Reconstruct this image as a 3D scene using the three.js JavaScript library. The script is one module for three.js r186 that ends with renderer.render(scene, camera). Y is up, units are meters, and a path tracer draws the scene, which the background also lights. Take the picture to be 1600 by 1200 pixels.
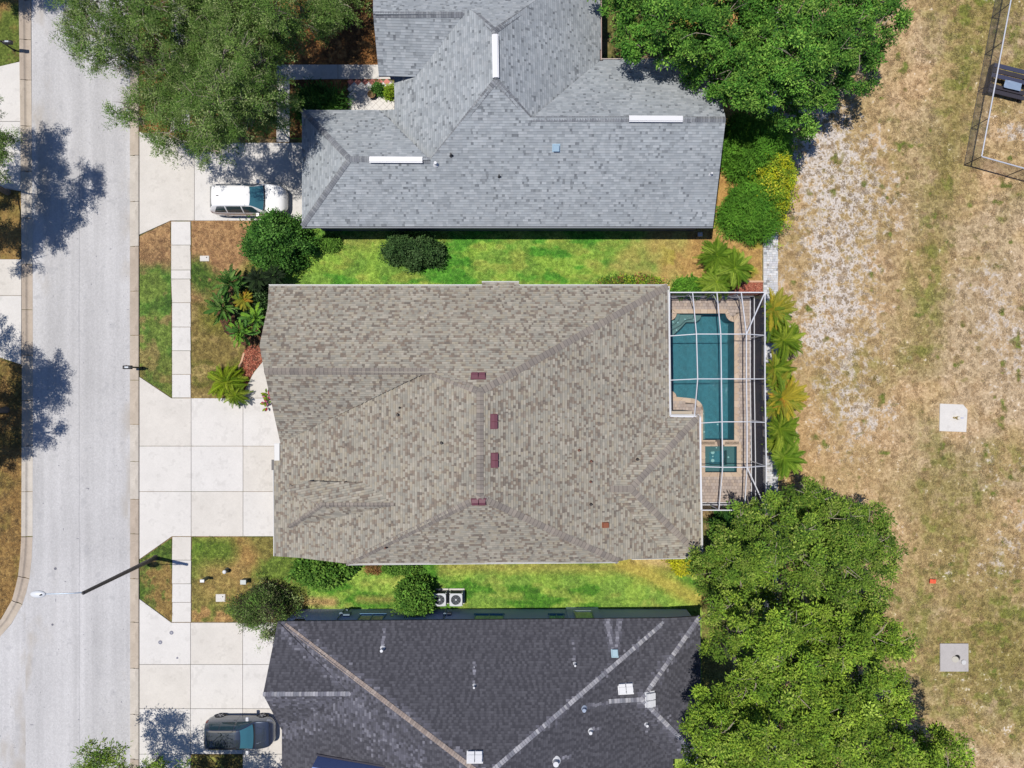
import * as THREE from 'three';
import { mergeGeometries } from 'three/addons/utils/BufferGeometryUtils.js';
import { RoundedBoxGeometry } from 'three/addons/geometries/RoundedBoxGeometry.js';

// ---------------------------------------------------------------- camera, sky, sun, exposure
const V3 = THREE.Vector3;
const CAM_H = 46.3;                       // height of the drone in metres
const PX_M = 24;                          // photograph pixels per metre at ground level
const scene = new THREE.Scene();
const camera = new THREE.PerspectiveCamera(2 * Math.atan(25 / CAM_H) * 180 / Math.PI, 4 / 3, 0.5, 2000);
camera.position.set(0, CAM_H, 0);
camera.up.set(0, 0, -1);
camera.lookAt(0, 0, 0);
scene.add(camera);

const SUN = new V3(-0.265, 1, -0.055).normalize();
// a clear blue sky: deep at the zenith, paler to the horizon, brighter round the sun
{
  const w = 512, h = 256, d = new Float32Array(w * h * 4), dir = new V3();
  for (let j = 0; j < h; j++) for (let i = 0; i < w; i++) {
    const phi = ((i + 0.5) / w - 0.5) * Math.PI * 2, el = ((j + 0.5) / h - 0.5) * Math.PI;
    dir.set(Math.cos(el) * Math.cos(phi), Math.sin(el), Math.cos(el) * Math.sin(phi));
    const t = Math.pow(1 - Math.max(0, dir.y), 2.6), c = Math.max(0, dir.dot(SUN)), glow = 0.5 * Math.pow(c, 40) + 0.12 * Math.pow(c, 6), k = (j * w + i) * 4, f = dir.y < 0 ? 0.5 : 1;
    d[k] = f * (0.062 + 0.18 * t + glow * 0.5); d[k + 1] = f * (0.135 + 0.2 * t + glow * 0.5); d[k + 2] = f * (0.36 + 0.16 * t + glow * 0.48); d[k + 3] = 1;
  }
  const t = new THREE.DataTexture(d, w, h, THREE.RGBAFormat, THREE.FloatType); t.mapping = THREE.EquirectangularReflectionMapping; t.magFilter = t.minFilter = THREE.LinearFilter; t.wrapS = THREE.RepeatWrapping; t.needsUpdate = true;
  scene.background = t; scene.environment = t;
}

const sun = new THREE.DirectionalLight(new THREE.Color(1, 0.945, 0.87), 4.9);
sun.name = 'sun';
sun.position.copy(SUN).multiplyScalar(120);
sun.target.position.set(0, 0, 0);
sun.castShadow = true;
sun.shadow.mapSize.set(4096, 4096);
Object.assign(sun.shadow.camera, { left: -45, right: 45, top: 40, bottom: -40, near: 10, far: 250 });
scene.add(sun, sun.target);

const renderer = new THREE.WebGLRenderer({ antialias: true });
renderer.toneMapping = THREE.LinearToneMapping;
renderer.toneMappingExposure = 0.94;
renderer.shadowMap.enabled = true;

// ---------------------------------------------------------------- helpers
function rng(seed) { let a = seed >>> 0; return () => { a = (a + 0x6d2b79f5) | 0; let t = Math.imul(a ^ (a >>> 15), 1 | a); t = (t + Math.imul(t ^ (t >>> 7), 61 | t)) ^ t; return ((t ^ (t >>> 14)) >>> 0) / 4294967296; }; }
const R = rng(4242);
const rr = (a, b, r = R) => a + (b - a) * r();
const clamp = (x, a = 0, b = 1) => Math.min(b, Math.max(a, x));
const lerp = (a, b, t) => a + (b - a) * t;
const sstep = (a, b, x) => { const t = clamp((x - a) / (b - a)); return t * t * (3 - 2 * t); };
// a place in the photograph at a given height, as a point of the world
const P = (px, py, h = 0) => new V3((px - 800) / PX_M * (1 - h / CAM_H), h, (py - 600) / PX_M * (1 - h / CAM_H));
const s2l = (c) => { c /= 255; return c <= 0.04045 ? c / 12.92 : Math.pow((c + 0.055) / 1.055, 2.4); };
// base colour of a thing whose sunlit colour in the photograph is r, g, b
const EXPO = 1.5;
const A = (r, g, b, k = 1) => { const f = (c) => Math.min(0.86, s2l(c) / EXPO * k); return new THREE.Color().setRGB(f(r), f(g), f(b)); };
const mat = (color, roughness = 0.8, extra = {}) => new THREE.MeshStandardMaterial({ color, roughness, ...extra });
const VC = (roughness = 0.85, extra = {}) => new THREE.MeshStandardMaterial({ color: 0xffffff, roughness, vertexColors: true, ...extra });

// value noise
const NP = new Float32Array(65536); { const r = rng(99); for (let i = 0; i < 65536; i++) NP[i] = r(); }
function noise2(x, y) {
  const xi = Math.floor(x), yi = Math.floor(y), fx = x - xi, fy = y - yi;
  const u = fx * fx * (3 - 2 * fx), v = fy * fy * (3 - 2 * fy);
  const h = (i, j) => NP[((i & 255) + ((j & 255) << 8)) & 65535];
  const a = h(xi, yi), b = h(xi + 1, yi), c = h(xi, yi + 1), d = h(xi + 1, yi + 1);
  return a + (b - a) * u + (c - a) * v + (a - b - c + d) * u * v;
}
function fbm(x, y, o = 4) { let s = 0, a = 0.5, n = 0; for (let i = 0; i < o; i++) { s += a * noise2(x, y); n += a; a *= 0.5; x = x * 2.03 + 17.3; y = y * 2.03 + 9.1; } return s / n; }

const used = {};
function numbered(name) { const k = used[name] = (used[name] ?? -1) + 1; return k ? `${name}_${String(k).padStart(3, '0')}` : name; }
function shadows(o) { o.traverse((m) => { if (m.isMesh) { m.castShadow = true; m.receiveShadow = true; } }); return o; }
function tag(o, label, category, group) { o.userData.label = label; o.userData.category = category; if (group) o.userData.group = group; return o; }
function thing(name, label, category, pos = [0, 0, 0], group) {
  const g = new THREE.Group(); g.name = numbered(name);
  if (pos.isVector3) g.position.copy(pos); else g.position.set(...pos);
  tag(g, label, category, group); scene.add(g); return g;
}
function part(parent, name, geo, material, label) {
  const m = new THREE.Mesh(geo, material); m.name = name; m.castShadow = m.receiveShadow = true;
  if (label) m.userData.label = label;
  parent.add(m); return m;
}
function struct(name, geo, material) {
  const m = new THREE.Mesh(geo, material); m.name = numbered(name); m.castShadow = m.receiveShadow = true; m.userData.kind = 'structure'; scene.add(m); return m;
}
function structGroup(name) { const g = new THREE.Group(); g.name = numbered(name); g.userData.kind = 'structure'; scene.add(g); return g; }

// collects flat faces with colours and uv in metres
class MB {
  constructor() { this.p = []; this.c = []; this.u = []; }
  tri(a, b, c, col, uv) {
    this.p.push(a.x, a.y, a.z, b.x, b.y, b.z, c.x, c.y, c.z);
    const k = col || { r: 1, g: 1, b: 1 };
    for (let i = 0; i < 3; i++) this.c.push(k.r, k.g, k.b);
    if (uv) this.u.push(...uv); else this.u.push(a.x + a.y * 0.31, a.z + a.y, b.x + b.y * 0.31, b.z + b.y, c.x + c.y * 0.31, c.z + c.y);
  }
  quad(a, b, c, d, col) { this.tri(a, b, c, col); this.tri(a, c, d, col); }
  // a box given by its centre, half axes
  obox(o, ax, ay, az, col, bottom = true) {
    const q = (i, j, k) => o.clone().addScaledVector(ax, i).addScaledVector(ay, j).addScaledVector(az, k);
    const v = [q(-1, -1, -1), q(1, -1, -1), q(1, -1, 1), q(-1, -1, 1), q(-1, 1, -1), q(1, 1, -1), q(1, 1, 1), q(-1, 1, 1)];
    this.quad(v[4], v[7], v[6], v[5], col); if (bottom) this.quad(v[0], v[1], v[2], v[3], col);
    this.quad(v[3], v[2], v[6], v[7], col); this.quad(v[1], v[0], v[4], v[5], col);
    this.quad(v[2], v[1], v[5], v[6], col); this.quad(v[0], v[3], v[7], v[4], col);
    return this;
  }
  box(cx, cy, cz, sx, sy, sz, col, bottom = true) { return this.obox(new V3(cx, cy, cz), new V3(sx / 2, 0, 0), new V3(0, sy / 2, 0), new V3(0, 0, sz / 2), col, bottom); }
  // a bar of w x h section from a to b
  bar(a, b, w, h, col, up = new V3(0, 1, 0)) {
    const d = b.clone().sub(a), o = a.clone().add(b).multiplyScalar(0.5), L = d.length(); d.normalize();
    let s = new V3().crossVectors(d, up); if (s.lengthSq() < 1e-6) s.set(0, 0, 1); s.normalize();
    const t = new V3().crossVectors(s, d).normalize();
    return this.obox(o, d.multiplyScalar(L / 2), t.multiplyScalar(h / 2), s.multiplyScalar(w / 2), col);
  }
  geo() {
    const g = new THREE.BufferGeometry();
    g.setAttribute('position', new THREE.Float32BufferAttribute(this.p, 3));
    g.setAttribute('color', new THREE.Float32BufferAttribute(this.c, 3));
    g.setAttribute('uv', new THREE.Float32BufferAttribute(this.u, 2));
    g.computeVertexNormals(); return g;
  }
}
const barGeo = (a, b, w, h) => new MB().bar(a, b, w, h).geo();
const boxGeo = (cx, cy, cz, sx, sy, sz) => new MB().box(cx, cy, cz, sx, sy, sz).geo();
function rbox(sx, sy, sz, r, x = 0, y = 0, z = 0, seg = 2) { const g = new RoundedBoxGeometry(sx, sy, sz, seg, r); g.translate(x, y, z); return g; }
function cyl(r0, r1, h, x, y, z, n = 16) { const g = new THREE.CylinderGeometry(r1, r0, h, n); g.translate(x, y + h / 2, z); return g; }
function tube(pts, radii, n = 6) {           // tapered tube through points
  const P_ = [], I = [], N = [];
  const up = new V3(0, 1, 0.013).normalize();
  pts.forEach((p, i) => {
    const d = pts[Math.min(i + 1, pts.length - 1)].clone().sub(pts[Math.max(i - 1, 0)]).normalize();
    let s = new V3().crossVectors(d, Math.abs(d.y) > 0.95 ? new V3(1, 0, 0) : up).normalize(); const t = new V3().crossVectors(s, d);
    for (let k = 0; k < n; k++) { const a = k / n * Math.PI * 2, v = s.clone().multiplyScalar(Math.cos(a)).addScaledVector(t, Math.sin(a)); P_.push(p.x + v.x * radii[i], p.y + v.y * radii[i], p.z + v.z * radii[i]); N.push(v.x, v.y, v.z); }
  });
  for (let i = 0; i < pts.length - 1; i++) for (let k = 0; k < n; k++) { const a = i * n + k, b = i * n + (k + 1) % n, c = a + n, d = b + n; I.push(a, c, b, b, c, d); }
  const g = new THREE.BufferGeometry(); g.setAttribute('position', new THREE.Float32BufferAttribute(P_, 3)); g.setAttribute('normal', new THREE.Float32BufferAttribute(N, 3));
  g.setAttribute('uv', new THREE.Float32BufferAttribute(new Float32Array(P_.length / 3 * 2), 2)); g.setIndex(I); return g;
}
const inPoly = (x, y, poly) => { let c = false; for (let i = 0, j = poly.length - 1; i < poly.length; j = i++) { const [xi, yi] = poly[i], [xj, yj] = poly[j]; if ((yi > y) !== (yj > y) && x < (xj - xi) * (y - yi) / (yj - yi) + xi) c = !c; } return c; };
function polyEdgeDist(x, y, poly) { let m = 1e9; for (let i = 0, j = poly.length - 1; i < poly.length; j = i++) { const [ax, ay] = poly[j], [bx, by] = poly[i], dx = bx - ax, dy = by - ay, t = clamp(((x - ax) * dx + (y - ay) * dy) / (dx * dx + dy * dy)); m = Math.min(m, Math.hypot(x - ax - dx * t, y - ay - dy * t)); } return m; }
const toW = (poly, h = 0) => poly.map(([x, y]) => { const p = P(x, y, h); return [p.x, p.z]; });
const area2 = (poly) => { let s = 0; for (let i = 0, j = poly.length - 1; i < poly.length; j = i++) s += poly[j][0] * poly[i][1] - poly[i][0] * poly[j][1]; return s / 2; };
function offsetPoly(poly, d) {              // d > 0 grows
  const sgn = area2(poly) > 0 ? 1 : -1, n = poly.length;
  return poly.map((p, i) => {
    const a = poly[(i + n - 1) % n], b = poly[(i + 1) % n];
    let e1 = [p[0] - a[0], p[1] - a[1]], e2 = [b[0] - p[0], b[1] - p[1]]; const l1 = Math.hypot(...e1) || 1, l2 = Math.hypot(...e2) || 1;
    const n1 = [e1[1] / l1, -e1[0] / l1], n2 = [e2[1] / l2, -e2[0] / l2]; let m = [n1[0] + n2[0], n1[1] + n2[1]]; const k = 2 / Math.max(0.6, m[0] * m[0] + m[1] * m[1]);
    return [p[0] + m[0] * k * d * sgn, p[1] + m[1] * k * d * sgn];
  });
}
// a flat sheet or slab from a plan polygon of world [x, z] pairs, with optional holes; uv in metres
function plan(poly, y, thick = 0, holes = [], bevel = 0) {
  const sh = new THREE.Shape(poly.map(([x, z]) => new THREE.Vector2(x, -z)));
  for (const h of holes) sh.holes.push(new THREE.Path(h.map(([x, z]) => new THREE.Vector2(x, -z))));
  let g;
  if (thick > 0) { g = new THREE.ExtrudeGeometry(sh, { depth: thick - bevel, bevelEnabled: bevel > 0, bevelThickness: bevel, bevelSize: bevel, bevelOffset: -bevel, bevelSegments: 1, curveSegments: 4 }); g.rotateX(-Math.PI / 2); g.translate(0, y - thick + bevel * 0, 0); }
  else { g = new THREE.ShapeGeometry(sh); g.rotateX(-Math.PI / 2); g.translate(0, y, 0); }
  const p = g.attributes.position, uv = new Float32Array(p.count * 2);
  for (let i = 0; i < p.count; i++) { uv[2 * i] = p.getX(i) + p.getY(i); uv[2 * i + 1] = p.getZ(i) + p.getY(i); }
  g.setAttribute('uv', new THREE.BufferAttribute(uv, 2));
  return g;
}
function dataTex(w, h, fn, srgb = true, rep = THREE.RepeatWrapping) {
  const d = new Uint8Array(w * h * 4), o = [0, 0, 0];
  for (let j = 0; j < h; j++) for (let i = 0; i < w; i++) { fn(i, j, o); const k = (j * w + i) * 4; d[k] = clamp(o[0], 0, 255); d[k + 1] = clamp(o[1], 0, 255); d[k + 2] = clamp(o[2], 0, 255); d[k + 3] = 255; }
  const t = new THREE.DataTexture(d, w, h, THREE.RGBAFormat); t.magFilter = THREE.LinearFilter; t.minFilter = THREE.LinearMipmapLinearFilter; t.generateMipmaps = true; t.wrapS = t.wrapT = rep; if (srgb) t.colorSpace = THREE.SRGBColorSpace; t.needsUpdate = true; return t;
}
// sunlit photograph colour -> base colour in sRGB bytes
const toByte = (l) => { l = clamp(l); return 255 * (l <= 0.0031308 ? l * 12.92 : 1.055 * Math.pow(l, 1 / 2.4) - 0.055); };
const BASE = new Float32Array(256); for (let i = 0; i < 256; i++) BASE[i] = toByte(Math.min(0.88, s2l(i) / EXPO));
const baseByte = (c) => BASE[clamp(c, 0, 255) | 0];
// tileable noise for small repeated maps
function tnoise(u, v, n) { const x = u * n, y = v * n, xi = Math.floor(x), yi = Math.floor(y), fx = x - xi, fy = y - yi, s = fx * fx * (3 - 2 * fx), t = fy * fy * (3 - 2 * fy); const h = (i, j) => NP[((((i % n) + n) % n) * 7 + (((j % n) + n) % n) * 311 + n * 13) & 65535]; return lerp(lerp(h(xi, yi), h(xi + 1, yi), s), lerp(h(xi, yi + 1), h(xi + 1, yi + 1), s), t); }
// ---------------------------------------------------------------- ground colours
const segD = (x, y, ax, ay, bx, by) => { const dx = bx - ax, dy = by - ay, t = clamp(((x - ax) * dx + (y - ay) * dy) / (dx * dx + dy * dy)); return Math.hypot(x - ax - dx * t, y - ay - dy * t); };
const mix3 = (o, c, t) => { o[0] += (c[0] - o[0]) * t; o[1] += (c[1] - o[1]) * t; o[2] += (c[2] - o[2]) * t; };
// what grows or lies at a place of the plan (given in the photograph's pixels at ground level), as its sunlit colour
function groundColour(px, py, o) {
  const x = px / 24, y = py / 24;
  const big = fbm(x * 0.16 + 3, y * 0.16, 3), mid = fbm(x * 0.7 + 40, y * 0.7 + 11, 3), fine = fbm(x * 3.3, y * 3.3, 3), grit = noise2(x * 11.3, y * 11.3), grit2 = noise2(x * 17.9 + 7, y * 17.9);
  if (px > 1192) {                                           // the dry field
    o[0] = 206; o[1] = 178; o[2] = 130;
    mix3(o, [216, 184, 140], sstep(0.42, 0.62, mid)); mix3(o, [212, 172, 120], sstep(1330, 1220, px) * sstep(560, 720, py) * 0.7);
    mix3(o, [207, 184, 150], sstep(0.4, 0.62, fbm(x * 0.35 + 90, y * 0.35, 3)) * sstep(1330, 1500, px) * 0.8);
    let olive = Math.max(1 - Math.hypot(px - 1555, (py - 30) * 0.7) / 120, (1 - segD(px, py, 1505, 120, 1470, 300) / 60) * 0.75, (1 - segD(px, py, 1460, 330, 1440, 560) / 48) * 0.7, (1 - Math.hypot((px - 1560) * 0.8, py - 1010) / 190) * 1.1, (1 - segD(px, py, 1480, 820, 1500, 930) / 80) * 0.6, (1 - segD(px, py, 1450, 930, 1600, 960) / 60) * 0.5, (1 - Math.hypot(px - 1440, py - 770) / 90) * 0.4, (1 - Math.hypot(px - 1590, py - 720) / 60) * 0.6);
    olive = clamp(olive) * 0.55 + clamp(big - 0.5) * 0.9;
    mix3(o, [152, 140, 76], clamp(olive * sstep(0.25, 0.6, mid * 0.6 + fine * 0.5) * 1.9, 0, 0.9));
    mix3(o, [128, 138, 52], clamp(olive * 1.6) * sstep(0.56, 0.72, fbm(x * 1.1 + 5, y * 1.1 + 60, 3)));
    let sand = Math.max((1 - segD(px, py, 1275, 215, 1325, 330) / 130) * 1.15, (1 - segD(px, py, 1315, 300, 1295, 520) / 125) * 1.15, (1 - segD(px, py, 1290, 520, 1335, 640) / 100) * 0.85, (1 - segD(px, py, 1545, 460, 1610, 560) / 95) * 0.62, (1 - segD(px, py, 1530, 720, 1610, 760) / 70) * 0.4, (1 - segD(px, py, 1560, 880, 1600, 820) / 60) * 0.6, (1 - Math.hypot(px - 1590, py - 205) / 50) * 0.9, (1 - segD(px, py, 1290, 690, 1330, 720) / 60) * 0.45, (1 - segD(px, py, 1530, 1080, 1560, 1200) / 80) * 0.2, (1 - Math.hypot(px - 1490, py - 890) / 50) * 0.3);
    sand = clamp(sand);
    const sm = sstep(0.55, 0.95, sand * 0.74 + mid * 0.4 + (fine - 0.5) * 1.1 + (grit - 0.5) * 0.5);
    mix3(o, [232, 223, 215], sm * 0.95);
    if (sand > 0.2) mix3(o, [128, 108, 82], sstep(0.62, 0.8, grit * 0.6 + fine * 0.5) * sand * 0.8);
    const tuft = fbm(x * 1.9 + 31, y * 1.9 + 71, 2);
    mix3(o, [140, 128, 72], sstep(0.72, 0.82, tuft) * 0.6);
    mix3(o, [116, 132, 50], sstep(0.82, 0.88, tuft) * 0.8);
    mix3(o, [160, 130, 90], sstep(0.62, 0.8, fbm(x * 2.6, y * 2.6 + 33, 2)) * 0.4);
    const g = (grit - 0.5) * 42 + (grit2 - 0.5) * 44 + (fine - 0.5) * 26; o[0] += g; o[1] += g * 0.95; o[2] += g * 0.85;
    return o;
  }
  if (px < 52) { o[0] = 168; o[1] = 134; o[2] = 78; mix3(o, [120, 116, 52], sstep(0.45, 0.65, mid) * (py < 120 ? 1 : 0.45)); mix3(o, [96, 122, 40], py < 130 ? 0.7 * sstep(0.35, 0.55, mid) : 0); mix3(o, [96, 74, 44], sstep(0.6, 0.75, fine) * 0.5); }
  else if (py < 215 && px < 600) { o[0] = 170; o[1] = 118; o[2] = 66; mix3(o, [110, 80, 46], sstep(0.4, 0.65, mid)); mix3(o, [206, 150, 92], sstep(0.6, 0.75, fine) * 0.7); }
  else if (py < 455 && px > 425) {                            // north side lawn
    o[0] = 132; o[1] = 174; o[2] = 66;
    mix3(o, [154, 192, 72], sstep(0.4, 0.62, mid)); mix3(o, [92, 162, 46], sstep(0.52, 0.66, fbm(x * 0.5 + 8, y * 1.1 + 2, 3)));
    mix3(o, [184, 190, 88], sstep(0.56, 0.74, fbm(x * 0.8 + 60, y * 1.5, 3)) * 0.6);
    mix3(o, [170, 160, 84], clamp(1 - segD(px, py, 520, 375, 580, 372) / 26) * 0.7 * sstep(0.3, 0.6, fine + 0.1));
    mix3(o, [184, 150, 100], sstep(432, 400, px + py * 0.02) * 1);
    mix3(o, [196, 178, 102], sstep(930, 1030, px + (mid - 0.5) * 170 - (py - 380) * 0.4) * 0.9);
    mix3(o, [204, 164, 100], sstep(1020, 1090, px + (mid - 0.5) * 130) * 0.9);
    mix3(o, [176, 170, 62], sstep(1010, 1080, px) * sstep(0.52, 0.7, fbm(x * 0.9, y * 0.9 + 55, 3)) * 0.9);
    if (px > 1100 && py < 340) mix3(o, [206, 160, 92], 0.7);
  } else if (py < 640 && px < 270) {                           // long kerb strip
    o[0] = 176; o[1] = 140; o[2] = 98; mix3(o, [200, 160, 112], sstep(0.4, 0.6, mid));
    const g = sstep(400, 428, py + (mid - 0.5) * 40);
    mix3(o, [98, 138, 52], g); mix3(o, [126, 150, 64], g * sstep(0.45, 0.62, mid)); mix3(o, [164, 146, 92], g * sstep(0.56, 0.72, fbm(x * 1.3 + 3, y * 1.3 + 77, 3)) * 0.9);
    mix3(o, [136, 128, 62], sstep(530, 590, py) * 0.35);
  } else if (py < 640 && px < 440) {                           // front yard
    o[0] = 190; o[1] = 150; o[2] = 104; const g = sstep(420, 520, py + (mid - 0.5) * 90);
    mix3(o, [150, 132, 74], g); mix3(o, [124, 122, 54], g * sstep(0.42, 0.62, mid) * 0.9); mix3(o, [190, 166, 108], g * sstep(0.52, 0.7, fbm(x * 1.5, y * 1.5 + 20, 3)) * 0.8);
    mix3(o, [88, 118, 40], clamp(1.5 - segD(px, py, 306, 425, 322, 440) / 20) * sstep(0.25, 0.5, fine + 0.1)); mix3(o, [134, 144, 56], clamp(1.3 - segD(px, py, 400, 430, 440, 425) / 26));
    mix3(o, [126, 132, 46], clamp(1.2 - segD(px, py, 330, 500, 370, 510) / 24) * 0.7);
  } else if (px < 270) { o[0] = 100; o[1] = 126; o[2] = 46; mix3(o, [172, 144, 84], sstep(0.45, 0.62, mid + sstep(930, 965, py) * 0.3)); mix3(o, [80, 112, 36], sstep(0.5, 0.65, fine) * 0.6); }
  else if (py > 1150 && px < 1040) { o[0] = 108; o[1] = 98; o[2] = 48; mix3(o, [150, 150, 70], sstep(0.6, 0.75, fine)); }
  else if (px < 480) {                                         // front corner by the utility boxes
    o[0] = 118; o[1] = 142; o[2] = 52; mix3(o, [150, 140, 72], sstep(0.42, 0.6, mid)); mix3(o, [196, 160, 100], clamp(1.5 - Math.hypot(px - 352, (py - 893) * 0.9) / 42) * 0.8); mix3(o, [196, 158, 100], sstep(0.45, 0.6, fbm(x * 0.9 + 11, y * 0.9 + 7, 3)) * sstep(905, 955, py) ); mix3(o, [196, 156, 94], clamp(1.3 - segD(px, py, 375, 850, 392, 875) / 16) * 0.8);
    mix3(o, [104, 140, 40], clamp(1.4 - segD(px, py, 310, 858, 350, 860) / 22) * 0.8);
  } else {                                                     // south side lawn
    o[0] = 138; o[1] = 177; o[2] = 70; mix3(o, [158, 192, 76], sstep(0.4, 0.62, mid)); mix3(o, [92, 150, 40], sstep(0.5, 0.64, fbm(x * 0.6 + 18, y * 1.2 + 2, 3)));
    mix3(o, [190, 194, 96], sstep(0.56, 0.74, fbm(x * 0.8 + 160, y * 1.5, 3)) * 0.55);
    mix3(o, [190, 172, 90], clamp(1.2 - segD(px, py, 690, 884, 1090, 888) / 13) * 0.65);
    mix3(o, [214, 190, 128], clamp(1.5 - segD(px, py, 990, 876, 1080, 877) / 9)); mix3(o, [206, 186, 90], clamp(1.3 - segD(px, py, 975, 880, 1090, 935) / 16) * 0.8);
    mix3(o, [206, 178, 116], clamp(1.3 - segD(px, py, 470, 940, 520, 941) / 9)); mix3(o, [186, 166, 96], clamp(1.2 - segD(px, py, 560, 936, 640, 938) / 8) * 0.7);
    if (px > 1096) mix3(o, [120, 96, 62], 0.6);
  }
  const lawn = o[1] > o[0] ? 1 : 0.8;
  const g = (grit - 0.5) * 46 * lawn + (grit2 - 0.5) * 40 * lawn + (fine - 0.5) * 34; o[0] += g; o[1] += g; o[2] += g * 0.7;
  return o;
}
// yard map: 2048 x 1536 over x -35..35, z -26.25..26.25
const YW = 70, YD = 52.5, tmp = [0, 0, 0];
const yardTex = dataTex(2048, 1536, (i, j, o) => {
  const x = -35 + (i + 0.5) / 2048 * YW, z = -26.25 + (j + 0.5) / 1536 * YD;
  groundColour(x * 24 + 800, z * 24 + 600, o); o[0] = baseByte(o[0]); o[1] = baseByte(o[1]); o[2] = baseByte(o[2]);
}, true, THREE.MirroredRepeatWrapping);
const bumpTex = dataTex(512, 512, (i, j, o) => { const u = i / 512, v = j / 512; const n = tnoise(u, v, 24) * 0.35 + tnoise(u, v, 64) * 0.35 + tnoise(u, v, 160) * 0.3; o[0] = o[1] = o[2] = n * 255; }, false);
const yardMat = new THREE.MeshStandardMaterial({ map: yardTex, roughness: 1, bumpMap: bumpTex, bumpScale: 0.05 });
function yardUV(g) { const p = g.attributes.position, uv = g.attributes.uv; for (let i = 0; i < p.count; i++) uv.setXY(i, (p.getX(i) + 35) / YW, (p.getZ(i) + 26.25) / YD); return g; }
bumpTex.repeat.set(22, 16);
const POOL_HOLE = [[1040, 484], [1162, 484], [1162, 744], [1040, 744]];
const farTex = dataTex(512, 512, (i, j, o) => { const u = i / 512, v = j / 512, n = tnoise(u, v, 6) * 0.4 + tnoise(u, v, 17) * 0.35 + tnoise(u, v, 47) * 0.25, g = (tnoise(u, v, 128) - 0.5) * 40 + (tnoise(u, v, 256) - 0.5) * 30, k = sstep(0.42, 0.62, n); o[0] = baseByte(lerp(196, 140, k) + g); o[1] = baseByte(lerp(166, 140, k) + g); o[2] = baseByte(lerp(118, 72, k) + g * 0.7); });
farTex.repeat.set(0.07, 0.07);
struct('ground', plan([[-300, -300], [300, -300], [300, 300], [-300, 300]], -0.03, 0, [toW(POOL_HOLE)]), new THREE.MeshStandardMaterial({ map: farTex, roughness: 1, bumpMap: bumpTex, bumpScale: 0.05 }));
const lawnPolys = {
  field: [[1196, -60], [1700, -60], [1700, 1260], [1196, 1260]],
  north_lawn: [[300, 345], [1191, 345], [1191, 456], [440, 456], [440, 430], [410, 622], [299.5, 622], [299.5, 345]],
  back_yard: [[1030, -40], [1191, -40], [1191, 345], [1030, 345]],
  front_bed: [[218, -40], [590, -40], [590, 222], [218, 208]],
  kerb_strip: [[218.5, 369], [266, 346], [268.5, 620], [218.5, 588]],
  corner_strip: [[218.5, 875], [268, 841], [268.5, 971], [218.5, 935]],
  south_lawn: [[300, 839.5], [440, 839.5], [440, 868], [1190, 868], [1190, 985], [430, 985], [430, 971], [300, 971]],
  driveway_strip: [[300, 1179], [379, 1179], [379, 1290], [300, 1290]],
  far_verge: [[-60, 545], [34, 572], [34, 840], [29, 900], [19, 938], [0, 968], [-60, 1010]],
  far_verge_b: [[-60, 283], [33, 300], [33, 405], [-60, 405]],
  far_verge_c: [[-60, -40], [30, -40], [31, 94], [-60, 140]],
  south_east_yard: [[1050, 985], [1190, 985], [1190, 1290], [1050, 1290]],
};
const niceNames = { far_verge_b: 'far_verge', far_verge_c: 'far_verge' };
for (const [k, poly] of Object.entries(lawnPolys)) struct(niceNames[k] || k, yardUV(plan(toW(poly), k === 'field' ? -0.004 : 0.004 + 0.002 * (Object.keys(lawnPolys).indexOf(k) % 3))), yardMat);

// ---------------------------------------------------------------- road
const roadTex = dataTex(1024, 2048, (i, j, o) => {
  const x = i / 1024 * 9, z = j / 2048 * 54; const px = x * 24 + 40, py = z * 24 - 40;
  const streak = fbm(x * 2.2, z * 0.09, 3), big = fbm(x * 0.4 + 9, z * 0.3, 3), g1 = noise2(x * 14, z * 14), g2 = noise2(x * 27 + 3, z * 27), g3 = noise2(x * 55, z * 38);
  let v = 209 + (streak - 0.5) * 30 + (big - 0.5) * 22 + (g1 - 0.5) * 13 + (g2 - 0.5) * 14 + (g3 - 0.5) * 12;
  o[0] = v + 1; o[1] = v; o[2] = v;
  const seam = Math.abs(px - 124 - (fbm(z * 0.4, 3, 2) - 0.5) * 2); if (seam < 0.8 && py > 250) { o[0] -= 18; o[1] -= 18; o[2] -= 17; }
  const dirt = sstep(0.5, 0.8, fbm(x * 0.9 + 70, z * 0.35 + 8, 4)) * (sstep(95, 55, px) + sstep(180, 205, px)); mix3(o, [186, 176, 162], dirt * 0.6);
  const oil = sstep(0.72, 0.8, fbm(x * 2.1 + 31, z * 2.1 + 5, 3)) ; mix3(o, [182, 182, 184], oil * 0.35);
  const speck = noise2(x * 6.1 + 50, z * 6.1) > 0.965 && g1 > 0.5 ? 1 : 0; mix3(o, [120, 120, 128], speck * 0.7);
  for (let c = 0; c < 3; c++) o[c] = baseByte(o[c]);
});
const roadMat = new THREE.MeshStandardMaterial({ map: roadTex, roughness: 0.92, bumpMap: bumpTex, bumpScale: 0.006 });
{
  const g = plan(toW([[49, -90], [203.5, -90], [203.5, 1300], [-90, 1300], [-90, 1070], [0, 995], [18, 974.5], [35, 944.5], [46, 904.5], [51, 840], [51.5, 600], [49.5, 200]]), 0.0);
  const p = g.attributes.position, uv = g.attributes.uv; for (let i = 0; i < p.count; i++) uv.setXY(i, (p.getX(i) + 31.67) / 9, (p.getZ(i) + 26.67) / 54);
  struct('road', g, roadMat);
}
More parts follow.
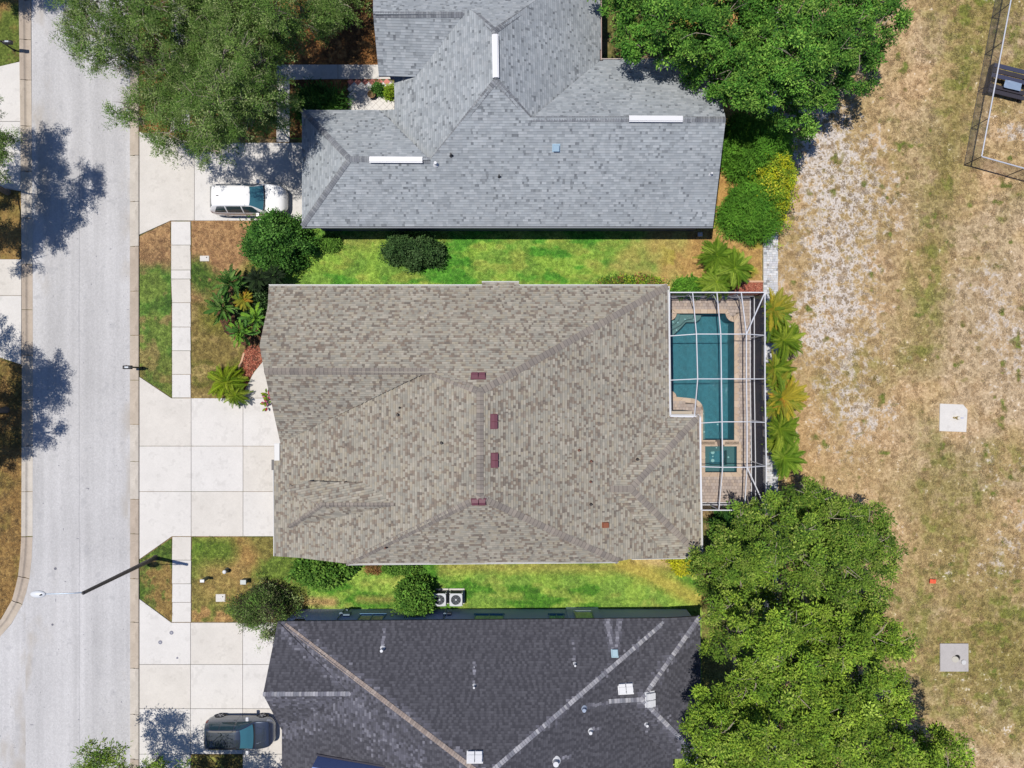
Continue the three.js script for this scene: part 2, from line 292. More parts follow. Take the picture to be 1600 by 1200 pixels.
// ---------------------------------------------------------------- concrete
function concreteTex(seed, base, amp, warm) {
  return dataTex(512, 512, (i, j, o) => {
    const u = i / 512, v = j / 512, n = tnoise(u + seed, v, 5) * 0.5 + tnoise(u, v + seed, 13) * 0.3 + tnoise(u, v, 41) * 0.2, g = tnoise(u, v, 128), h = tnoise(u, v, 256);
    const st = sstep(0.62, 0.8, tnoise(u + 0.3, v + seed * 0.7, 9) * 0.6 + tnoise(u, v, 31) * 0.4);
    const k = base + (n - 0.5) * amp + (g - 0.5) * 9 + (h - 0.5) * 9 - st * 9;
    o[0] = baseByte(k); o[1] = baseByte(k - 1.5 - warm * 0.4); o[2] = baseByte(k - 4 - warm);
  });
}
const cTex = [concreteTex(0.1, 237, 15, 4), concreteTex(0.37, 235, 19, 5), concreteTex(0.71, 238, 14, 3)];
const cMats = cTex.map((t, i) => { t.repeat.set(0.23, 0.23); return new THREE.MeshStandardMaterial({ map: t, roughness: 0.88, color: [0xffffff, 0xfcfaf6, 0xfefdfb][i] }); });
const kerbTex = concreteTex(0.5, 216, 34, 16); kerbTex.repeat.set(0.4, 0.4);
const kerbMats = [0xffffff, 0xf3ece4, 0xe9e0d8].map((c) => new THREE.MeshStandardMaterial({ map: kerbTex, color: c, roughness: 0.9 }));
let slabN = 0;
function slab(parent, poly, name = 'slab', y = 0.035, gap = 0.012) { return part(parent, name, plan(offsetPoly(toW(poly), -gap), y, 0.1, [], 0.008), cMats[(slabN++ * 7 + (slabN >> 2)) % 3]); }
const dirtMat = mat(A(96, 84, 70), 1);
function bed(name, polys) { const g = structGroup(name); for (const p of polys) slab(g, p); return g; }
{
  const sw = structGroup('sidewalk');
  const ys = [346, 383, 422, 436, 473, 511, 548, 585, 621.5]; for (let i = 0; i < ys.length - 1; i++) slab(sw, [[267.5 + (i > 3 ? 1.5 : 0), ys[i]], [298, ys[i]], [298.6, ys[i + 1]], [267.5 + (i > 2 ? 1.5 : 0), ys[i + 1]]]);
  const y2 = [838.5, 875, 912, 941, 972]; for (let i = 0; i < y2.length - 1; i++) slab(sw, [[269.5, y2[i]], [299, y2[i]], [298.6, y2[i + 1]], [268.8, y2[i + 1]]]);
  const y0 = [-40, 0, 40, 80, 120, 160, 206]; for (let i = 0; i < y0.length - 1; i++) slab(sw, [[267, y0[i]], [297, y0[i]], [297, y0[i + 1]], [267, y0[i + 1]]]);
  bed('driveway', [[[218, 206], [304, 223], [304, 345], [267, 345], [218, 367]], [[304, 223], [500, 223], [500, 345], [304, 345]]]);
  bed('driveway', [
    [[218, 588.5], [268, 622], [299, 622], [299, 697], [218, 697]], [[299, 622], [380, 622], [380, 697], [299, 697]], [[380, 622], [470, 622], [470, 697], [380, 697]],
    [[218, 697], [299, 697], [299, 768], [218, 768]], [[299, 697], [380, 697], [380, 768], [299, 768]], [[380, 697], [470, 697], [470, 768], [380, 768]],
    [[218, 768], [299, 768], [299, 838], [269, 838], [218, 874]], [[299, 768], [380, 768], [380, 838], [299, 838]], [[380, 768], [470, 768], [470, 838], [380, 838]]]);
  bed('driveway', [
    [[218, 935.5], [268, 972.5], [298, 972.5], [298, 1038], [218, 1038]], [[298, 972.5], [379.5, 972.5], [379.5, 1038], [298, 1038]], [[379.5, 972.5], [470, 972.5], [470, 1038], [379.5, 1038]],
    [[218, 1038], [298, 1038], [298, 1107], [218, 1107]], [[298, 1038], [379.5, 1038], [379.5, 1107], [298, 1107]], [[379.5, 1038], [470, 1038], [470, 1107], [379.5, 1107]],
    [[218, 1107], [298, 1107], [298, 1178], [218, 1178]], [[298, 1107], [379.5, 1107], [379.5, 1178], [298, 1178]], [[379.5, 1107], [470, 1107], [470, 1178], [379.5, 1178]],
    [[218, 1178], [298, 1178], [298, 1290], [218, 1290]], [[379.5, 1178], [470, 1178], [470, 1290], [379.5, 1290]]]);
  bed('driveway', [[[-70, 120], [33, 96], [33, 190], [-70, 190]], [[-70, 190], [33, 190], [33, 299], [-70, 282]]]);
  bed('driveway', [[[-70, 405], [34, 405], [34, 462], [-70, 462]], [[-70, 462], [34, 462], [34, 570], [-70, 535]]]);
  bed('entry_path', [[[376, 622], [396, 583], [412, 563], [450, 563], [450, 622]]]);
  bed('garden_path', [[[432, 126], [453, 126], [453, 222], [432, 222]], [[453, 101], [528, 101], [528, 124], [432, 125], [432, 101]], [[528, 101], [615, 101], [615, 124], [528, 124]]]);
}
// kerbs: each cast length between joints is a piece
function kerbPiece(g, path, i) {               // path: [road edge px, back edge px] pairs
  const prof = [[0, -0.06], [0, 0.006], [0.42, -0.012], [0.5, 0.004], [0.62, 0.07], [0.86, 0.082], [0.97, 0.075], [1, 0.05], [1, -0.06]];
  const m = new MB(); const sec = path.map(([a, b]) => { const p = P(a[0], a[1]), q = P(b[0], b[1]); return prof.map(([t, y]) => p.clone().lerp(q, t).setY(y)); });
  for (let s = 0; s < sec.length - 1; s++) for (let k = 0; k < prof.length - 1; k++) m.quad(sec[s][k], sec[s][k + 1], sec[s + 1][k + 1], sec[s + 1][k]);
  for (const e of [sec[0], sec[sec.length - 1]]) for (let k = 1; k < prof.length - 1; k++) m.tri(e[0], e[k], e[k + 1]);
  part(g, 'kerb_length', m.geo(), kerbMats[(i * 5 + (i >> 1)) % 3]);
}
{
  const g = structGroup('kerb'); const js = [-60, -10, 60, 110, 175, 243, 315, 385, 455, 524, 594, 663, 721, 780, 834, 904, 972, 1044, 1116, 1186, 1260];
  for (let i = 0; i < js.length - 1; i++) { const e = 0.35; const f = (y) => [[203 + (y > 700 ? 0.3 : 0), y], [217.6, y]]; kerbPiece(g, [f(js[i] + e), f(js[i + 1] - e)], i); }
  const g2 = structGroup('kerb');
  const edge = [[-80, 47, 29], [0, 48, 30], [200, 49.5, 32.5], [400, 51, 34.5], [600, 51.5, 35], [840, 51, 34]];
  const at = (y) => { for (let i = 0; i < edge.length - 1; i++) if (y <= edge[i + 1][0]) { const t = (y - edge[i][0]) / (edge[i + 1][0] - edge[i][0]); return [[lerp(edge[i][1], edge[i + 1][1], t), y], [lerp(edge[i][2], edge[i + 1][2], t), y]]; } };
  const j2 = [-70, 0, 62, 125, 197, 268, 341, 413, 484, 555, 626, 697, 768, 838]; for (let i = 0; i < j2.length - 1; i++) kerbPiece(g2, [at(j2[i] + 0.35), at(j2[i + 1] - 0.35)], i);
  const curve = [[[51, 839], [34, 839]], [[49.5, 872], [32.3, 870]], [[46, 904], [29, 899]]], c2 = [[[45.9, 905], [28.9, 900]], [[41, 926], [24.5, 919]], [[35, 944], [19.5, 937]]], c3 = [[[34.8, 945], [19, 938]], [[18, 974], [3, 966]], [[0, 995], [-14, 985]]], c4 = [[[-0.5, 996], [-14.5, 986]], [[-80, 1062], [-92, 1050]]];
  [curve, c2, c3, c4].forEach((c, i) => kerbPiece(g2, c, i + 1));
}
// ---------------------------------------------------------------- houses
// a roof slope: world polygon -> plane, with height function
function slope(pts) {
  const n = new V3(), c = new V3();
  for (let i = 0; i < pts.length; i++) { const a = pts[i], b = pts[(i + 1) % pts.length]; n.x += (a.y - b.y) * (a.z + b.z); n.y += (a.z - b.z) * (a.x + b.x); n.z += (a.x - b.x) * (a.y + b.y); c.add(a); }
  n.normalize(); if (n.y < 0) n.negate(); c.divideScalar(pts.length);
  const u = new V3().crossVectors(new V3(0, 1, 0), n).normalize(), v = new V3().crossVectors(n, u).normalize();
  return { pts, n, c, u, v, h: (x, z) => c.y - (n.x * (x - c.x) + n.z * (z - c.z)) / n.y };
}
// a slope from three points that fix its plane and its outline in the photograph's pixels
function slopeP([a, b, c], outline) { const s0 = slope([a, b, c]); const on = (px, py) => { const p = P(px, py, 4); for (let i = 0; i < 12; i++) p.copy(P(px, py, s0.h(p.x, p.z))); return p; }; return slope(outline.map(([x, y]) => on(x, y))); }
const shingleMat = VC(0.95, { bumpMap: bumpTex, bumpScale: 0.004 });
// lays courses of shingles over a slope, each tab with its own width, thickness and tone
function shingle(mb, s, o, r) {
  const q = s.pts.map((p) => { const d = p.clone().sub(s.c); return [d.dot(s.u), d.dot(s.v)]; });
  let v0 = 1e9, v1 = -1e9; for (const [, y] of q) { v0 = Math.min(v0, y); v1 = Math.max(v1, y); }
  const cut = (y) => { const xs = []; for (let i = 0, j = q.length - 1; i < q.length; j = i++) { const [xi, yi] = q[i], [xj, yj] = q[j]; if ((yi > y) !== (yj > y)) xs.push((xj - xi) * (y - yi) / (yj - yi) + xi); } return xs.sort((a, b) => a - b); };
  const W = (x, y, t) => s.c.clone().addScaledVector(s.u, x).addScaledVector(s.v, y).addScaledVector(s.n, t);
  for (let y = v0; y < v1; y += o.e) {
    const yt = Math.min(y + o.e, v1), ym = (y + yt) / 2, A0 = cut(y + 0.004), A1 = cut(yt - 0.004), M = cut(ym);
    for (let k = 0; k + 1 < M.length; k += 2) {
      const same = A0.length === M.length && A1.length === M.length;
      const lo = [same ? A0[k] : M[k], same ? A1[k] : M[k]], hi = [same ? A0[k + 1] : M[k + 1], same ? A1[k + 1] : M[k + 1]];
      let x = M[k]; const end = M[k + 1]; let dark = r() < 0.4;
      while (x < end - 0.01) {
        const w = dark ? lerp(o.wd[0], o.wd[1], r()) : lerp(o.wl[0], o.wl[1], r()); let x2 = x + w; if (end - x2 < 0.06) x2 = end;
        const first = x === M[k], last = x2 >= end; if (last) x2 = end;
        const xa = first ? lo[0] : x, xb = first ? lo[1] : x, xc = last ? hi[0] : x2, xd = last ? hi[1] : x2;
        const t = dark ? o.t[0] : lerp(o.t[0], o.t[1], r());
        const col = o.col(dark, r, W((x + x2) / 2, ym, 0), s);
        const a = W(xa, y, t), b = W(xc, y, t), c = W(xd, yt + 0.012, 0.004), d = W(xb, yt + 0.012, 0.004);
        const ma = a.clone().lerp(d, 0.7), mbv = b.clone().lerp(c, 0.7), gk = o.shadeBand ?? 0.72, kb = { r: col.r * gk, g: col.g * gk, b: col.b * gk }; mb.quad(a, b, mbv, ma, col); mb.quad(ma, mbv, c, d, kb); const a0 = W(xa, y, -0.004), b0 = W(xc, y, -0.004); const kc = { r: col.r * 0.62, g: col.g * 0.62, b: col.b * 0.62 };  // upper strip and butt edge darkened, painting in the shadow line between courses
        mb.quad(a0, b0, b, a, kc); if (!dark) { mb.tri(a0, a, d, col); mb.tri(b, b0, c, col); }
        x = x2; dark = o.alt ? (r() < 0.78 ? !dark : dark) : r() < o.pd;
      }
    }
  }
}
// cap shingles along a ridge or hip between two slopes (lower bound of both, or of one given)
function caps(a, b, s1, s2, o, r) {
  const m = new MB(), L = a.distanceTo(b), d = b.clone().sub(a).normalize(), side = new V3(-d.z, 0, d.x).normalize(), n = Math.max(1, Math.round(L / (o.step || 0.145)));
  const f = (p, k) => { const q = p.clone().addScaledVector(side, k * (o.w || 0.16)); q.y = Math.min(s1.h(q.x, q.z), s2.h(q.x, q.z)) + 0.03; return q; };
  for (let i = 0; i < n; i++) {
    const p0 = a.clone().lerp(b, i / n), p1 = a.clone().lerp(b, Math.min(1, (i + 1.02) / n)); p0.y = Math.min(s1.h(p0.x, p0.z), s2.h(p0.x, p0.z)) + 0.06; p1.y = Math.min(s1.h(p1.x, p1.z), s2.h(p1.x, p1.z)) + 0.038;
    const col = o.col(r, i / n, p0); const l0 = f(p0, -1), l1 = f(p1, -1), r0 = f(p0, 1), r1 = f(p1, 1);
    l0.y += 0.018; r0.y += 0.018; m.quad(l0, p0, p1, l1, col); m.quad(p0, r0, r1, p1, col);
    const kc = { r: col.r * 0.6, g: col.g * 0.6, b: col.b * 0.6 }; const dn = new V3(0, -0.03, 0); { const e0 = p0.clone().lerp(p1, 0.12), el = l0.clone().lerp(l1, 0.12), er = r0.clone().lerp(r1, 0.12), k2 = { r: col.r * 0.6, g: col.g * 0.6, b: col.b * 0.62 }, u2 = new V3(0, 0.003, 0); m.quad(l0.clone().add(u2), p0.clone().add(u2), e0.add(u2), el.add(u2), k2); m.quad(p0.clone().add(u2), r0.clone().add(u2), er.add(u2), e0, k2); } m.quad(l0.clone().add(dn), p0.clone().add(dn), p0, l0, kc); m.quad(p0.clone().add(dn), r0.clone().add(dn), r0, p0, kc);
  }
  return m.geo();
}
// the solid boards under the shingles
function deckGeo(slopes, t = 0.16) {
  const m = new MB(), k = { r: 1, g: 1, b: 1 };
  for (const s of slopes) {
    const q = s.pts.map((p) => { const d = p.clone().sub(s.c); return new THREE.Vector2(d.dot(s.u), d.dot(s.v)); });
    const f = THREE.ShapeUtils.triangulateShape(q, []);
    const up = s.pts.map((p) => p.clone().addScaledVector(s.n, -0.012)), dn = s.pts.map((p) => p.clone().add(new V3(0, -t, 0)));
    for (const [a, b, c] of f) { m.tri(up[a], up[b], up[c], k); m.tri(dn[a], dn[c], dn[b], k); }
    for (let i = 0; i < up.length; i++) { const j = (i + 1) % up.length; m.quad(dn[i], dn[j], up[j], up[i], k); }
  }
  return m.geo();
}
// walls rise to the underside of whatever slope covers them, so gable ends close
function wallGeo(poly, h, slopes, y0 = -0.05, t = 0.18) {
  const m = new MB(), inner = offsetPoly(poly, -t), n = poly.length;
  const top = (x, z) => { let y = -1; for (const s of slopes) if (inPoly(x, z, s.plan ||= s.pts.map((p) => [p.x, p.z]))) y = Math.max(y, s.h(x, z)); return y < 0 ? h : Math.max(h, y - 0.17); };
  for (let i = 0; i < n; i++) {
    const a = poly[i], b = poly[(i + 1) % n], c = inner[i], d = inner[(i + 1) % n], k = Math.max(1, Math.ceil(Math.hypot(b[0] - a[0], b[1] - a[1]) / 0.4));
    for (let j = 0; j < k; j++) {
      const q = (p, s, f) => [lerp(p[0], s[0], f), lerp(p[1], s[1], f)], o0 = q(a, b, j / k), o1 = q(a, b, (j + 1) / k), i0 = q(c, d, j / k), i1 = q(c, d, (j + 1) / k), e = 0.02, mx = (o0[0] + o1[0]) / 2, mz = (o0[1] + o1[1]) / 2;
      const y0t = top(lerp(o0[0], mx, e), lerp(o0[1], mz, e)), y1t = top(lerp(o1[0], mx, e), lerp(o1[1], mz, e)), V = (p, y) => new V3(p[0], y, p[1]);
      m.quad(V(o0, y0), V(o1, y0), V(o1, y1t), V(o0, y0t)); m.quad(V(i1, y0), V(i0, y0), V(i0, y0t), V(i1, y1t)); m.quad(V(o0, y0t), V(o1, y1t), V(i1, y1t), V(i0, y0t));
    }
  }
  return m.geo();
}
function house(name, label, slopes, walls, o) {
  const g = thing(name, label, 'house');
  part(g, 'wall', wallGeo(walls, o.wallH || 2.55, slopes), o.wallMat);
  const roof = part(g, 'roof', deckGeo(slopes.filter((s) => !s.loose)), o.deckMat);
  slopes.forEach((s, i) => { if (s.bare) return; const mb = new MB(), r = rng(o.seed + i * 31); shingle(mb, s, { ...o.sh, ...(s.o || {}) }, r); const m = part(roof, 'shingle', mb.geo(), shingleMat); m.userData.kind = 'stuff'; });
  return { g, roof };
}
function gutterAlong(roof, pts, m, w = 0.13, h = 0.12, name = 'gutter') { w *= 0.75;
  for (let i = 0; i < pts.length - 1; i++) part(roof, name, gutterGeo(pts[i], pts[i + 1], w, h), m);
}
function gutterGeo(a, b, w, h) {                        // an open trough: back, floor, front with rolled lip
  const m = new MB(), d = b.clone().sub(a).normalize(), s = new V3(d.z, 0, -d.x), off = (p, k, y) => p.clone().addScaledVector(s, k).add(new V3(0, y, 0));
  const L = (k0, y0, k1, y1) => { m.bar(off(a, (k0 + k1) / 2, (y0 + y1) / 2), off(b, (k0 + k1) / 2, (y0 + y1) / 2), Math.max(0.012, Math.abs(k1 - k0)), Math.max(0.012, Math.abs(y1 - y0))); };
  L(0.0, -h, 0.012, 0); L(0.012, -h, w, -h + 0.012); L(w - 0.012, -h + 0.012, w, 0.0); L(w - 0.03, 0.0, w + 0.01, 0.014);
  return m.geo();
}
const C = (p) => new V3(...p);
const white = mat(A(224, 224, 222), 0.5), alu = mat(A(232, 234, 240), 0.45, { metalness: 0.1 });

// ---------- the main house, warm grey brown roof
{
  const E = 2.75, hr = 6.3, rj = rng(5);
  const R1 = P(750, 612, hr), R2 = P(750, 777, hr), NWc = P(420, 447, E), NE = P(1043, 447, E), SW = P(429.5, 869, E), Ci = P(1046, 650, E), Cs = P(1092, 650, E), SE = P(1096, 870, E);
  const r1 = [750, 612], r2 = [750, 777], g1 = [670, 580], g0 = [413, 580], k1 = [953, 764], k2 = [986, 764], nvp = [438, 692], s1 = [541, 880.5], s2 = [966, 877];
  const nPts = [NWc, NE, R1], wPts = [R1, R2, SW], ePts = [R1, R2, NE];
  const N = slopeP(nPts, [[420, 447], [1043, 447], r1, g1, g0, [405.5, 540], [418.5, 478]]), Ns = N, G1n = N.pts[3], G0n = N.pts[4];
  const west = slopeP(wPts, [r1, r2, s1, [468, 871.5], [429.5, 869], [428.5, 696], nvp, g1]);
  const entry = slopeP([G0n, G1n, west.pts[6]], [g0, g1, nvp]);
  const eS2 = P(...s2, 3.72);
  const south = slopeP([R2, P(...s1, 3.88), eS2], [r2, s1, s2]);
  const east = slopeP(ePts, [r1, [1043, 447], [1046, 650], k1, [1045, 871.8], [987, 873], s2, r2]);
  const Kp = east.pts[3], K2p = P(...k2, Kp.y);
  const wN = slopeP([Ci, Cs, K2p], [[1046, 650], [1092, 650], k2, k1]), wE = slopeP([Cs, SE, K2p], [[1092, 650], [1096, 870], k2]), wS = slopeP([SE, P(1045, 871.8, E), K2p], [[1096, 870], [1045, 871.8], k1, k2]);
  const K = wS.pts[2], K2 = wS.pts[3], S1 = south.pts[1], S2 = south.pts[2];
  // the small raised hip over the garage
  const q = (x, y, up) => { const p = P(x, y, 3.9); for (let i = 0; i < 8; i++) { const hh = west.h(p.x, p.z) + up; p.copy(P(x, y, hh)); } return p; };
  const a1 = q(452, 760, 0.03), a2 = q(452, 824, 0.03), top = q(503, 789, 0.95), te = q(616, 789, 0.02), nA = q(476, 752, 0.75), nB = q(575, 754, 0.03), sB = q(590, 824, 0.03);
  const gW = slope([a1, a2, top]), gN = slope([a1.clone(), nA, te, top]), gS = slope([a2.clone(), te, top]);
  gN.pts = [q(452, 760, 0.05), nA, nB, te, top]; const gN2 = slope([nA, te, top]); gN.h = gN2.h; gN.n = gN2.n; gN.c = gN2.c; gN.u = gN2.u; gN.v = gN2.v; gN.pts = gN.pts.map((p) => p.clone().setY(gN2.h(p.x, p.z)));
  const bump = slope([P(753, 441.5, 2.68), P(811, 441.5, 2.68), P(811, 449, 2.74), P(753, 449, 2.74)]);
  const lights = [[181, 174, 158], [174, 168, 153], [186, 179, 164], [170, 166, 153], [178, 169, 150], [164, 159, 147]], darks = [[148, 135, 121], [139, 128, 116], [154, 142, 128], [133, 124, 114], [149, 134, 119], [157, 145, 131]];
  const LC = lights.map((c) => A(...c)), DC = darks.map((c) => A(...c));
  const H_ = house('house', 'middle house with a mottled tan shingle roof beside the screened pool', [Ns, west, entry, south, east, wN, wE, wS, gW, gN, gS, bump],
    toW([[455, 464], [1020, 464], [1020, 640], [1066, 640], [1066, 846], [955, 849], [545, 851], [463, 846], [463, 690], [472, 688], [466, 590], [455, 540]], 0).map(([x, z]) => [x * 1, z]), {
    seed: 100, wallMat: mat(A(214, 200, 178), 0.9), deckMat: mat(A(120, 108, 98), 0.9),
    sh: { e: 0.15, wd: [0.08, 0.22], wl: [0.12, 0.32], t: [0.01, 0.03], pd: 0.36, col: (dark, r, p) => { const L = dark ? DC : LC, c = L[(r() * L.length) | 0], z = fbm(p.x * 0.35 + 50, p.z * 0.35 + 20, 2), k = (0.88 + r() * 0.2) * (0.93 + z * 0.14); return { r: c.r * k, g: c.g * k, b: c.b * k }; } },
  });
  const capC = [[158, 149, 139], [150, 142, 134], [166, 156, 145]].map((c) => A(...c)); const co = { step: 0.24, col: (r) => { const c = capC[(r() * 3) | 0], k = 0.86 + r() * 0.2; return { r: c.r * k, g: c.g * k, b: c.b * k }; } };
  const add = (a, b, s1, s2, w) => part(H_.roof, 'ridge_cap', caps(a, b, s1, s2, { ...co, w: w || 0.2 }, rj), shingleMat);
  add(G0n, G1n, Ns, entry); add(G1n, R1, Ns, west); add(NE, R1, Ns, east); add(R1, R2, west, east); add(S1, R2, west, south); add(S2, R2, east, south);
  add(Cs, K2, wN, wE); add(SE, K2, wE, wS); add(K, K2, wN, wS); add(a1, top, gW, gN, 0.14); add(a2, top, gW, gS, 0.14); add(te, top, gN, gS, 0.14);
  // gutters and fascia
  gutterAlong(H_.roof, [P(420, 447, E - 0.02), P(753, 447, E - 0.02)], white, 0.12);
  gutterAlong(H_.roof, [P(811, 447, E - 0.02), P(1043, 447, E - 0.02)], white, 0.12);
  gutterAlong(H_.roof, [P(753, 441.5, 2.66), P(811, 441.5, 2.66)], white, 0.1);
  gutterAlong(H_.roof, [NE.clone(), Ci.clone()], white, 0.15);
  gutterAlong(H_.roof, [P(966, 877, 3.7), P(541, 880.5, 3.86)], white, 0.12);
  gutterAlong(H_.roof, [P(1096, 870, E - 0.03), P(987, 872, E - 0.03)], white, 0.12);
  gutterAlong(H_.roof, [Cs.clone(), SE.clone()], white, 0.13);
  gutterAlong(H_.roof, [Ci.clone(), Cs.clone()], white, 0.13);
  gutterAlong(H_.roof, [P(429.5, 869, E - 0.03), P(428.5, 720, E - 0.03)], white, 0.1);
  part(H_.g, 'gutter_return', boxGeo(P(433, 706, 2.85).x, 2.85, P(433, 706, 2.85).z, 0.32, 0.09, 1.05), white);  // horizontal return box at eave height, where the gutter steps
  part(H_.g, 'dark_gutter_return', mergeGeometries([rbox(0.14, 0.2, 0.6, 0.03, P(427.5, 726, 2.6).x, 2.6, P(427.5, 726, 2.6).z), boxGeo(P(427.5, 726, 2.6).x, 2.72, P(427.5, 726, 2.6).z, 0.17, 0.03, 0.64)].map((g) => { const k = g.toNonIndexed ? (g.index ? g.toNonIndexed() : g) : g; k.deleteAttribute('color'); return k; })), mat(A(60, 58, 62), 0.5));  // darker box of the same gutter step, holds no lamp
  // double louvred roof vents: maroon steel hoods
  const maroon = mat(A(122, 72, 84), 0.55), maroonPale = mat(A(216, 204, 214), 0.4);
  function roofVent(px, py, s, along, palesIn, mm = maroon) {    // two hoods side by side on a flange
    const p = P(px, py, 5.8); for (let i = 0; i < 4; i++) p.copy(P(px, py, s.h(p.x, p.z)));
    const m = part(H_.roof, 'roof_vent', hoodGeo(s, p, along), mm, 'maroon double roof vent hood'); return m;
  }
  function hoodGeo(s, p, along) {
    const m = new MB(), down = s.v.clone().negate(), u = s.u;
    m.obox(p.clone().addScaledVector(s.n, 0.03), u.clone().multiplyScalar(0.43), s.n.clone().multiplyScalar(0.012), s.v.clone().multiplyScalar(0.22));
    for (const k of [-1, 1]) {
      const o = p.clone().addScaledVector(u, k * 0.2);
      const B = (du, dv, h) => o.clone().addScaledVector(u, du).addScaledVector(s.v, dv).addScaledVector(s.n, h);
      const w = 0.18; const a = B(-w, -0.17, 0.03), b = B(w, -0.17, 0.03), c = B(w, 0.17, 0.03), d = B(-w, 0.17, 0.03), e = B(-w, -0.17, 0.18), f = B(w, -0.17, 0.18), g = B(w, 0.02, 0.18), h = B(-w, 0.02, 0.18);
      m.quad(e, f, g, h); m.quad(h, g, c, d); m.quad(a, b, f, e); m.quad(a, e, h, d); m.tri(a, h, d); m.quad(b, c, g, f);
    }
    return m.geo();
  }
  roofVent(747.5, 588, Ns); roofVent(771.5, 658.5, east); roofVent(772.5, 719, east); roofVent(748, 783, south);
  // stub pipes and a copper box vent
  const on = (px, py, s) => { const p = P(px, py, 5); for (let i = 0; i < 5; i++) p.copy(P(px, py, s.h(p.x, p.z))); return p; };
  const lead = mat(A(66, 60, 58), 0.6), rust = mat(A(128, 84, 68), 0.7);
  for (const [x, y, s, k] of [[622, 648, west, 0.05], [624.5, 637, west, 0.035], [690, 692, west, 0.05], [996, 718, wN, 0.05], [923, 788, east, 0.05]]) { const p = on(x, y, s); part(H_.roof, 'vent_pipe', mergeGeometries([cyl(k, k, 0.35, p.x, p.y - 0.05, p.z, 10), cyl(k * 2.4, k * 1.2, 0.12, p.x, p.y - 0.03, p.z, 10)]), lead); }
  for (const [x, y, s] of [[904.5, 703.5, east], [923.5, 720.5, east], [922.5, 752.5, east], [603, 855, south]]) { const p = on(x, y, s); part(H_.roof, 'vent_pipe', mergeGeometries([cyl(0.05, 0.05, 0.4, p.x, p.y - 0.05, p.z, 10), cyl(0.1, 0.07, 0.08, p.x, p.y - 0.02, p.z, 12)]), rust); }
  { const p = on(945, 820, east); const m = new MB(); m.obox(p.clone().addScaledVector(east.n, 0.1), east.u.clone().multiplyScalar(0.15), east.n.clone().multiplyScalar(0.1), east.v.clone().multiplyScalar(0.17)); m.obox(p.clone().addScaledVector(east.n, 0.02), east.u.clone().multiplyScalar(0.17), east.n.clone().multiplyScalar(0.015), east.v.clone().multiplyScalar(0.2)); part(H_.roof, 'box_vent', m.geo(), mat(A(160, 98, 70), 0.6), 'copper coloured box vent'); }
}

